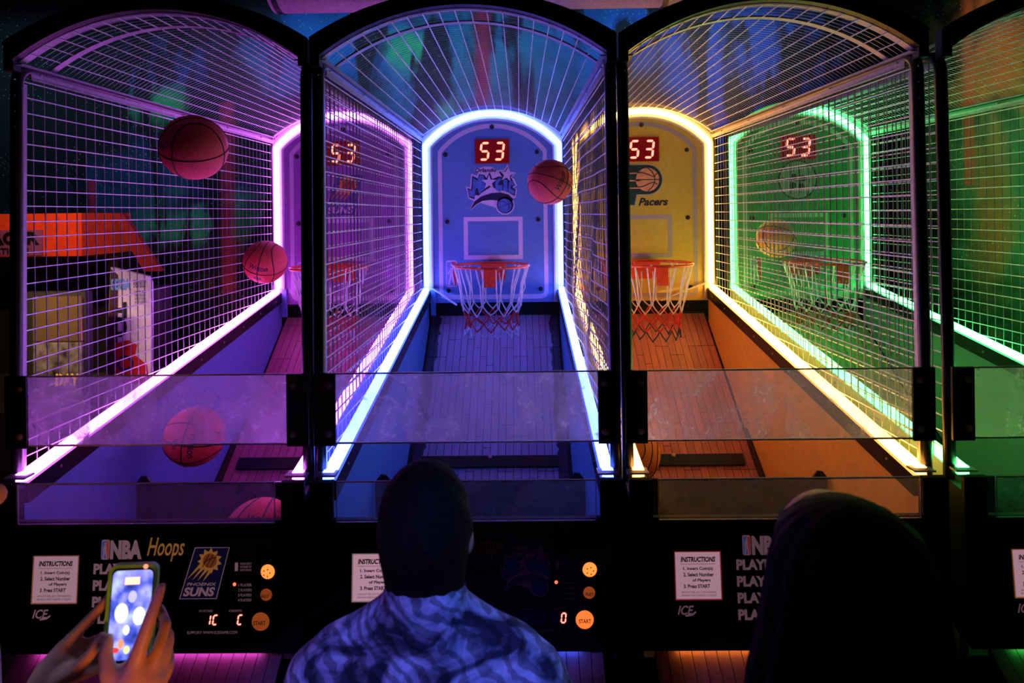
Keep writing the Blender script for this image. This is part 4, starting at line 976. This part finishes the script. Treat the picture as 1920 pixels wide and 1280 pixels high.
def person(label, X, Y, top, face, arms, shirt, vox=.008, height=None, headdy=.0, sleeve='short', tilt=0.0, shw=.185):
    """X,Y standing point, top = crown height, face = heading angle (0 looks to +Y). arms: list of (elbow, wrist, handaim, handside, thumb) in world"""
    T = thing('person', label, 'person', (X, Y, 0))
    k = top / 1.70
    Rz = Matrix.Rotation(face, 4, 'Z')
    def W(x, y, z): return Rz @ Vector((x, y, z))
    mb = MB(); hc = W(0, .02 + headdy, top - .113)
    R = head(mb, hc, face, tilt)
    neck = W(0, -.005 + headdy * .5, top - .225)
    zs = top - .335 ; zp = .53 * top
    chain(mb, [(W(0, .0, zs + .02), .055), (neck, .052), (hc - Vector((0, 0, .04)), .05)], 12)
    def torso(b, g):
        # elliptical rings from hips to shoulders
        rows = [(zp - .10, .165, .115), (zp, .168, .112), (zp + .12, .145, .10), (zs - .18, .165, .115), (zs - .06, .185, .112), (zs, .182, .095), (zs + .035, .13, .075), (zs + .07, .075, .06)]
        v = []; n = 24; f = []
        for z, a, d in rows:
            for j in range(n):
                t = 2*PI*j/n; v.append(W((a + g) * math.cos(t), (d + g) * math.sin(t), z + (g * .5 if z > zs else 0)))
        for i in range(len(rows)-1):
            for j in range(n): f.append((i*n+j, i*n+(j+1) % n, (i+1)*n+(j+1) % n, (i+1)*n+j))
        f.append(tuple(range(n))[::-1]); f.append(tuple((len(rows)-1)*n + j for j in range(n))); b.add(v, f)
    torso(mb, 0)
    for s in (-1, 1):     # legs and feet
        hip = W(s*.09, 0, zp - .03); kn = W(s*.1, .02, .27*top); an = W(s*.1, -.01, .085)
        chain(mb, [(hip, .085), (kn, .055), (an, .038)], 12); chain(mb, [(W(s*.1, -.03, .045), .035), (W(s*.1, .10, .03), .032), (W(s*.1, .17, .025), .024)], 10)
    org = Vector((X, Y, 0)); cloth = MB(); torso(cloth, .014)
    for s, (el, wr, aim, sd, th) in zip((-1, 1), arms):
        sh = W(s*shw, -.005, zs - .035); el = Vector(el) - org; wr = Vector(wr) - org
        chain(mb, [(W(s*.12, 0, zs - .01), .05), (sh, .052), (el, .040), (wr, .027)], 12)
        if aim is not None: hand(mb, wr, aim, sd, .55, 1.0, th)
        e2 = sh.lerp(el, .62)
        chain(cloth, [(W(s*.06, -.005, zs + .035), .05), (W(s*.12, 0, zs + .0), .066), (sh + Vector((0, 0, .0)), .070), (e2, .064)], 14)
    return T, mb, cloth, R, W, zs, neck, hc

# man in the middle, back to the camera, arms raised forward to the machine
mp_ = P(795, 1000, 1.20)
MT = P(795, 886, 1.20).z
T, mb, cloth, R, W, zs, neck, hc = person('man seen from behind in a blue patterned short-sleeved shirt with short dark hair', mp_.x, 1.20, MT, 0.0,
    [((mp_.x - .26, 1.30, .96), (mp_.x - .16, 1.52, .90), (.3, 1, .1), (.6, 0, .6), 1), ((mp_.x + .26, 1.30, .96), (mp_.x + .16, 1.52, .90), (-.3, 1, .1), (-.6, 0, .6), -1)], None)
link('body', remesh(mb, 'body', .009), T, SKIN)
chain(cloth, [(neck - Vector((0, .0, .04)), .084), (neck + Vector((0, 0, .0)), .076), (neck + Vector((0, 0, .022)), .074)], 16)
for s in (-1, 1): chain(cloth, [(neck - Vector((0, 0, .02)), .066), (W(s*.10, 0, zs + .030), .058), (W(s*.16, 0, zs + .0), .06)], 14)
link('shirt', remesh(cloth, 'shirt', .009, 6), T, flower_mat('leaf_shirt', (.03, .03, .06), (.3, .3, .42), (.62, .62, .8), 9.0))
hr = MB()
def hf(q, th, ph):
    x, y, z = q
    if y > .03 and z < .02: return Vector((x*.8, y*.45, z*.6))
    if z < -.02: x *= 1 + (z + .02) * 1.0
    if y < 0: y *= 1.0
    return Vector((x + .002*math.sin(31*ph + 9*th), y + .002*math.cos(27*ph + 11*th), z + .002*math.sin(23*ph)))
hr.ball(hc + Vector((0, -.008, .010)), .112, 40, 28, (.775, .92, 1.05), hf)
chain(hr, [(hc + Vector((0, -.018, -.03)), .082), (hc + Vector((0, -.016, -.075)), .074), (hc + Vector((0, -.014, -.115)), .070)], 16)
link('hair', remesh(hr, 'hair', .007, 2), T, HAIR)
tr = MB(); zp = .53 * MT
chain(tr, [(W(-.02, 0, zp + .03), .15), (W(-.02, 0, zp - .04), .14)], 16)
for s in (-1, 1): chain(tr, [(W(s*.09, 0, zp - .03), .098), (W(s*.1, .02, .27*MT), .072), (W(s*.1, -.01, .10), .06)], 12)
link('trousers', remesh(tr, 'trousers', .012, 4), T, mat('dark_denim', (.02, .025, .05), .9))

# long-haired person on the right, back to the camera
wp = P(1567, 1000, .92); WT = P(1567, 918, .92).z
T, mb, cloth, R, W, zs, neck, hc = person('person seen from behind with long straight dark hair, in front of the amber machine', wp.x, .92, WT - .012, 0.0,
    [((wp.x - .22, .98, 1.02), (wp.x - .12, 1.17, .98), (.3, 1, .1), (.6, 0, .6), 1), ((wp.x + .22, .98, 1.02), (wp.x + .12, 1.17, .98), (-.3, 1, .1), (-.6, 0, .6), -1)], None, shw=.165)
link('body', remesh(mb, 'body', .009), T, SKIN)
link('top', remesh(cloth, 'top', .010, 5), T, mat('black_top', (.012, .012, .016), .9))
hr = MB(); n = 96; rows = []
prof = [(0.0, .004, .004), (-.006, .035, .045), (-.018, .062, .07), (-.04, .088, .09), (-.075, .106, .104), (-.12, .113, .11), (-.17, .122, .105), (-.22, .135, .10), (-.28, .146, .095), (-.34, .153, .09), (-.42, .158, .085), (-.50, .160, .08), (-.58, .155, .07), (-.62, .12, .04)]
rr = random.Random(5); ph_ = [rr.uniform(0, 6) for _ in range(6)]
v = []; f = []
for i, (dz, a, d) in enumerate(prof):
    for j in range(n):
        t = 2*PI*j/n; rid = 1 + (.012 + .012 * min(1, -dz * 3)) * (math.sin(17*t + ph_[0] + dz*3) + .6*math.sin(29*t + ph_[1] - dz*5) + .4 * math.sin(43*t + ph_[2]))
        ysh = -.03 - .35 * max(0, -dz - .2) * .35
        fy = math.sin(t); dd = d if fy < 0 else d * (.95 if dz > -.07 else .35)
        v.append(Vector((a * math.cos(t) * rid, dd * fy * rid + ysh, WT + dz)))
for i in range(len(prof)-1):
    for j in range(n): f.append((i*n+j, i*n+(j+1) % n, (i+1)*n+(j+1) % n, (i+1)*n+j))
f.append(tuple(range(n))); f.append(tuple((len(prof)-1)*n + j for j in range(n))[::-1])
hr.add(v, f)
hme = hr.mesh('hair', True)
link('hair', hme, T, mat('dark_brown_hair', (.028, .014, .008), .75, 0, var=.5, scale=60, bump=.2, spec=.1))
tr = MB(); zp = .53 * WT
for s in (-1, 1): chain(tr, [(W(s*.09, 0, zp + .0), .105), (W(s*.1, .02, .27*WT), .07), (W(s*.1, -.01, .10), .055)], 12)
link('trousers', remesh(tr, 'trousers', .012, 4), T, mat('dark_denim', (.02, .025, .05), .9))

# person at the left edge holding up the phone
pc = P(-184, 960, 1.16); PT = pc.z + .115
ang = -0.85
PHC = P(252, 1142, 1.16)
T, mb, cloth, R, W, zs, neck, hc = person('person at the left edge in a pale floral shirt raising both hands to film', pc.x, 1.16, PT, ang,
    [(P(-40, 1400, 1.30), P(62, 1312, 1.24), None, None, 1), (P(110, 1500, 1.02), P(214, 1345, 1.09), None, None, 1)], None)
org = Vector((pc.x, 1.16, 0))
def fp(px, py, d): return P(px, py, d) - org
# left hand: palm and fingers along and behind the phone
chain(mb, [(fp(62, 1312, 1.24), .027), (fp(92, 1262, 1.225), .027), (fp(128, 1216, 1.21), .022)], 12)
chain(mb, [(fp(92, 1262, 1.225), .024), (fp(150, 1250, 1.21), .020)], 10)
chain(mb, [(fp(122, 1212, 1.205), .014), (fp(150, 1180, 1.185), .0108), (fp(182, 1146, 1.168), .0098), (fp(210, 1112, 1.165), .0082)], 10)   # index
chain(mb, [(fp(132, 1232, 1.21), .013), (fp(168, 1206, 1.20), .0104), (fp(206, 1188, 1.195), .0095), (fp(236, 1180, 1.19), .0082)], 10)     # middle, behind
chain(mb, [(fp(140, 1250, 1.215), .013), (fp(176, 1232, 1.205), .0100), (fp(210, 1218, 1.197), .009), (fp(238, 1212, 1.19), .008)], 10)
chain(mb, [(fp(140, 1268, 1.215), .012), (fp(174, 1258, 1.205), .0090), (fp(204, 1246, 1.197), .008), (fp(228, 1240, 1.19), .0072)], 10)
chain(mb, [(fp(100, 1276, 1.21), .015), (fp(140, 1256, 1.17), .0125), (fp(170, 1226, 1.145), .0108), (fp(192, 1194, 1.137), .009)], 10)      # thumb
# right hand: palm under the phone, long finger up its right side
chain(mb, [(fp(214, 1345, 1.09), .028), (fp(232, 1300, 1.10), .030), (fp(250, 1262, 1.115), .026)], 12)
chain(mb, [(fp(232, 1300, 1.10), .026), (fp(285, 1278, 1.13), .022)], 10)
chain(mb, [(fp(250, 1255, 1.112), .016), (fp(266, 1205, 1.118), .0125), (fp(284, 1152, 1.128), .0108), (fp(303, 1100, 1.145), .0088)], 10)   # index over the edge
chain(mb, [(fp(282, 1268, 1.13), .014), (fp(298, 1212, 1.145), .0112), (fp(312, 1170, 1.165), .0098), (fp(300, 1140, 1.19), .0085)], 10)
chain(mb, [(fp(292, 1278, 1.14), .013), (fp(312, 1228, 1.160), .0106), (fp(318, 1190, 1.18), .0095), (fp(300, 1168, 1.20), .008)], 10)
chain(mb, [(fp(296, 1292, 1.15), .012), (fp(318, 1250, 1.17), .0092), (fp(318, 1222, 1.19), .0082), (fp(302, 1204, 1.20), .007)], 10)
chain(mb, [(fp(222, 1300, 1.095), .017), (fp(202, 1262, 1.10), .0138), (fp(198, 1228, 1.115), .0118), (fp(204, 1196, 1.130), .0095)], 10)    # thumb
link('body', remesh(mb, 'body', .0055, 3), T, SKIN)
link('shirt', remesh(cloth, 'shirt', .009, 6), T, flower_mat('floral_shirt', (.08, .09, .2), (.5, .5, .6), (.85, .85, .9), 11.0))
hr = MB(); hr.ball(Vector((0, 0, 0)), .112, 36, 24, (.76, .96, 1.06), hf)
Rm = Matrix.Translation(hc + W(0, -.012, .014)) @ Matrix.Rotation(ang, 4, 'Z')
h2 = MB().add([Rm @ Vector(v) for v in hr.v], hr.f)
link('hair', remesh(h2, 'hair', .007, 2), T, HAIR)
for s in (-1, 1):
    link('eye', MB().ball(R @ Vector((s*.032, .091, .012)), .0105, 12, 8).mesh('eye', True), T, mat('eye_white', (.8, .8, .8), .2))
tr = MB(); zp = .53 * PT
for s in (-1, 1): chain(tr, [(W(s*.09, 0, zp + .0), .11), (W(s*.1, .02, .27*PT), .075), (W(s*.1, -.01, .10), .06)], 12)
link('trousers', remesh(tr, 'trousers', .012, 4), T, mat('dark_denim', (.02, .025, .05), .9))

# phone
ex = (P(292, 1142, 1.16) - P(212, 1146, 1.15)).normalized()
up_ = (P(262, 1062, 1.17) - P(236, 1236, 1.15)).normalized()
yy = ex.cross(up_).normalized() * -1
ph = thing('phone', 'phone in a lime green case held up at the left, its screen showing the machines', 'phone', P(246, 1150, 1.16))
Mx = Matrix((ex, -yy * -1, up_)).transposed() if False else Matrix((ex, up_.cross(ex).normalized(), ex.cross(up_.cross(ex)).normalized())).transposed()
ph.rotation_euler = Mx.to_euler()
def rrect(hw, hh, r, n=6):
    p = []
    for (X, Z, a) in ((hw-r, hh-r, 0), (-hw+r, hh-r, PI/2), (-hw+r, -hh+r, PI), (hw-r, -hh+r, 3*PI/2)):
        p += [(X + r*math.cos(a + PI/2*i/n), Z + r*math.sin(a + PI/2*i/n)) for i in range(n+1)]
    return p
GREEN = mat('lime_case', (.25, .8, .08), .4, emit=None)
pw2, ph2 = .040, .083
cs = MB().band(rrect(pw2, ph2, .014) + rrect(pw2, ph2, .014)[:1], rrect(pw2 - .0055, ph2 - .0055, .010) + rrect(pw2 - .0055, ph2 - .0055, .010)[:1], -.006, .006)
cs.prism(rrect(pw2 - .001, ph2 - .001, .013), .004, .007)
link('case', cs.mesh('case'), ph, GREEN)
link('handset', MB().prism(rrect(pw2 - .005, ph2 - .005, .0105), -.0045, .004).mesh('handset'), ph, GLOSSBLACK)
def scr_mat():
    m = bpy.data.materials.new('phone_picture'); nt = nodes(m); N = nt.nodes; L = nt.links
    out = N.new('ShaderNodeOutputMaterial'); e = N.new('ShaderNodeEmission'); L.new(e.outputs[0], out.inputs[0])
    tc = N.new('ShaderNodeTexCoord'); no = N.new('ShaderNodeTexNoise'); no.inputs['Scale'].default_value = 30; no.inputs['Detail'].default_value = 2; L.new(tc.outputs['Object'], no.inputs['Vector'])
    r = ramp(nt, [(.3, (.01, .02, .22)), (.45, (.08, .12, .75)), (.58, (.4, .4, .95)), (.7, (.6, .85, 1.0))]); L.new(no.outputs['Fac'], r.inputs[0]); L.new(r.outputs[0], e.inputs[0]); e.inputs[1].default_value = 1.0
    return m
sc = link('screen', MB().prism(rrect(pw2 - .0075, ph2 - .010, .008), -.0052, -.0045).mesh('screen'), ph, scr_mat())
def blob(c, r, col, s, sc_=(1, 1)): return link('screen_image', MB().prism([(c[0] + (a)*sc_[0], c[1] + (b)*sc_[1]) for a, b in circ(0, 0, r, 18)], -.0058, -.0053).mesh('screen_image'), sc, glow('screen_%s' % str(col), col, s))
link('screen_image', MB().box(-.012, .012, -.0058, -.0053, .050, .062).mesh('screen_image'), sc, glow('screen_score', (1, .45, .3), 2.0), label='glowing red score on the screen')
blob((-.014, .004), .011, (.75, .7, 1), 1.3, (1, 1.5)); blob((.015, -.002), .010, (.7, .85, 1), 1.4, (1, 1.5)); blob((.002, .030), .007, (.6, .55, 1), 1.0, (1, 1.4))
blob((-.004, -.024), .005, (.9, .95, 1), 1.4, (1, 1.6)); blob((-.011, -.046), .0045, (1, .25, .12), 1.4, (1, 1.7)); blob((-.020, -.056), .005, (.9, .05, .04), 1.0, (1.3, .9)); blob((-.001, -.056), .005, (.9, .85, .35), 1.1, (1, 1.3))
link('recording_light', MB().dome((.020, -.006, .079), (0, -1, 0), .004, .001, 12, 2).mesh('recording_light'), ph, glow('record_red', (1, .2, .12), 2.0))
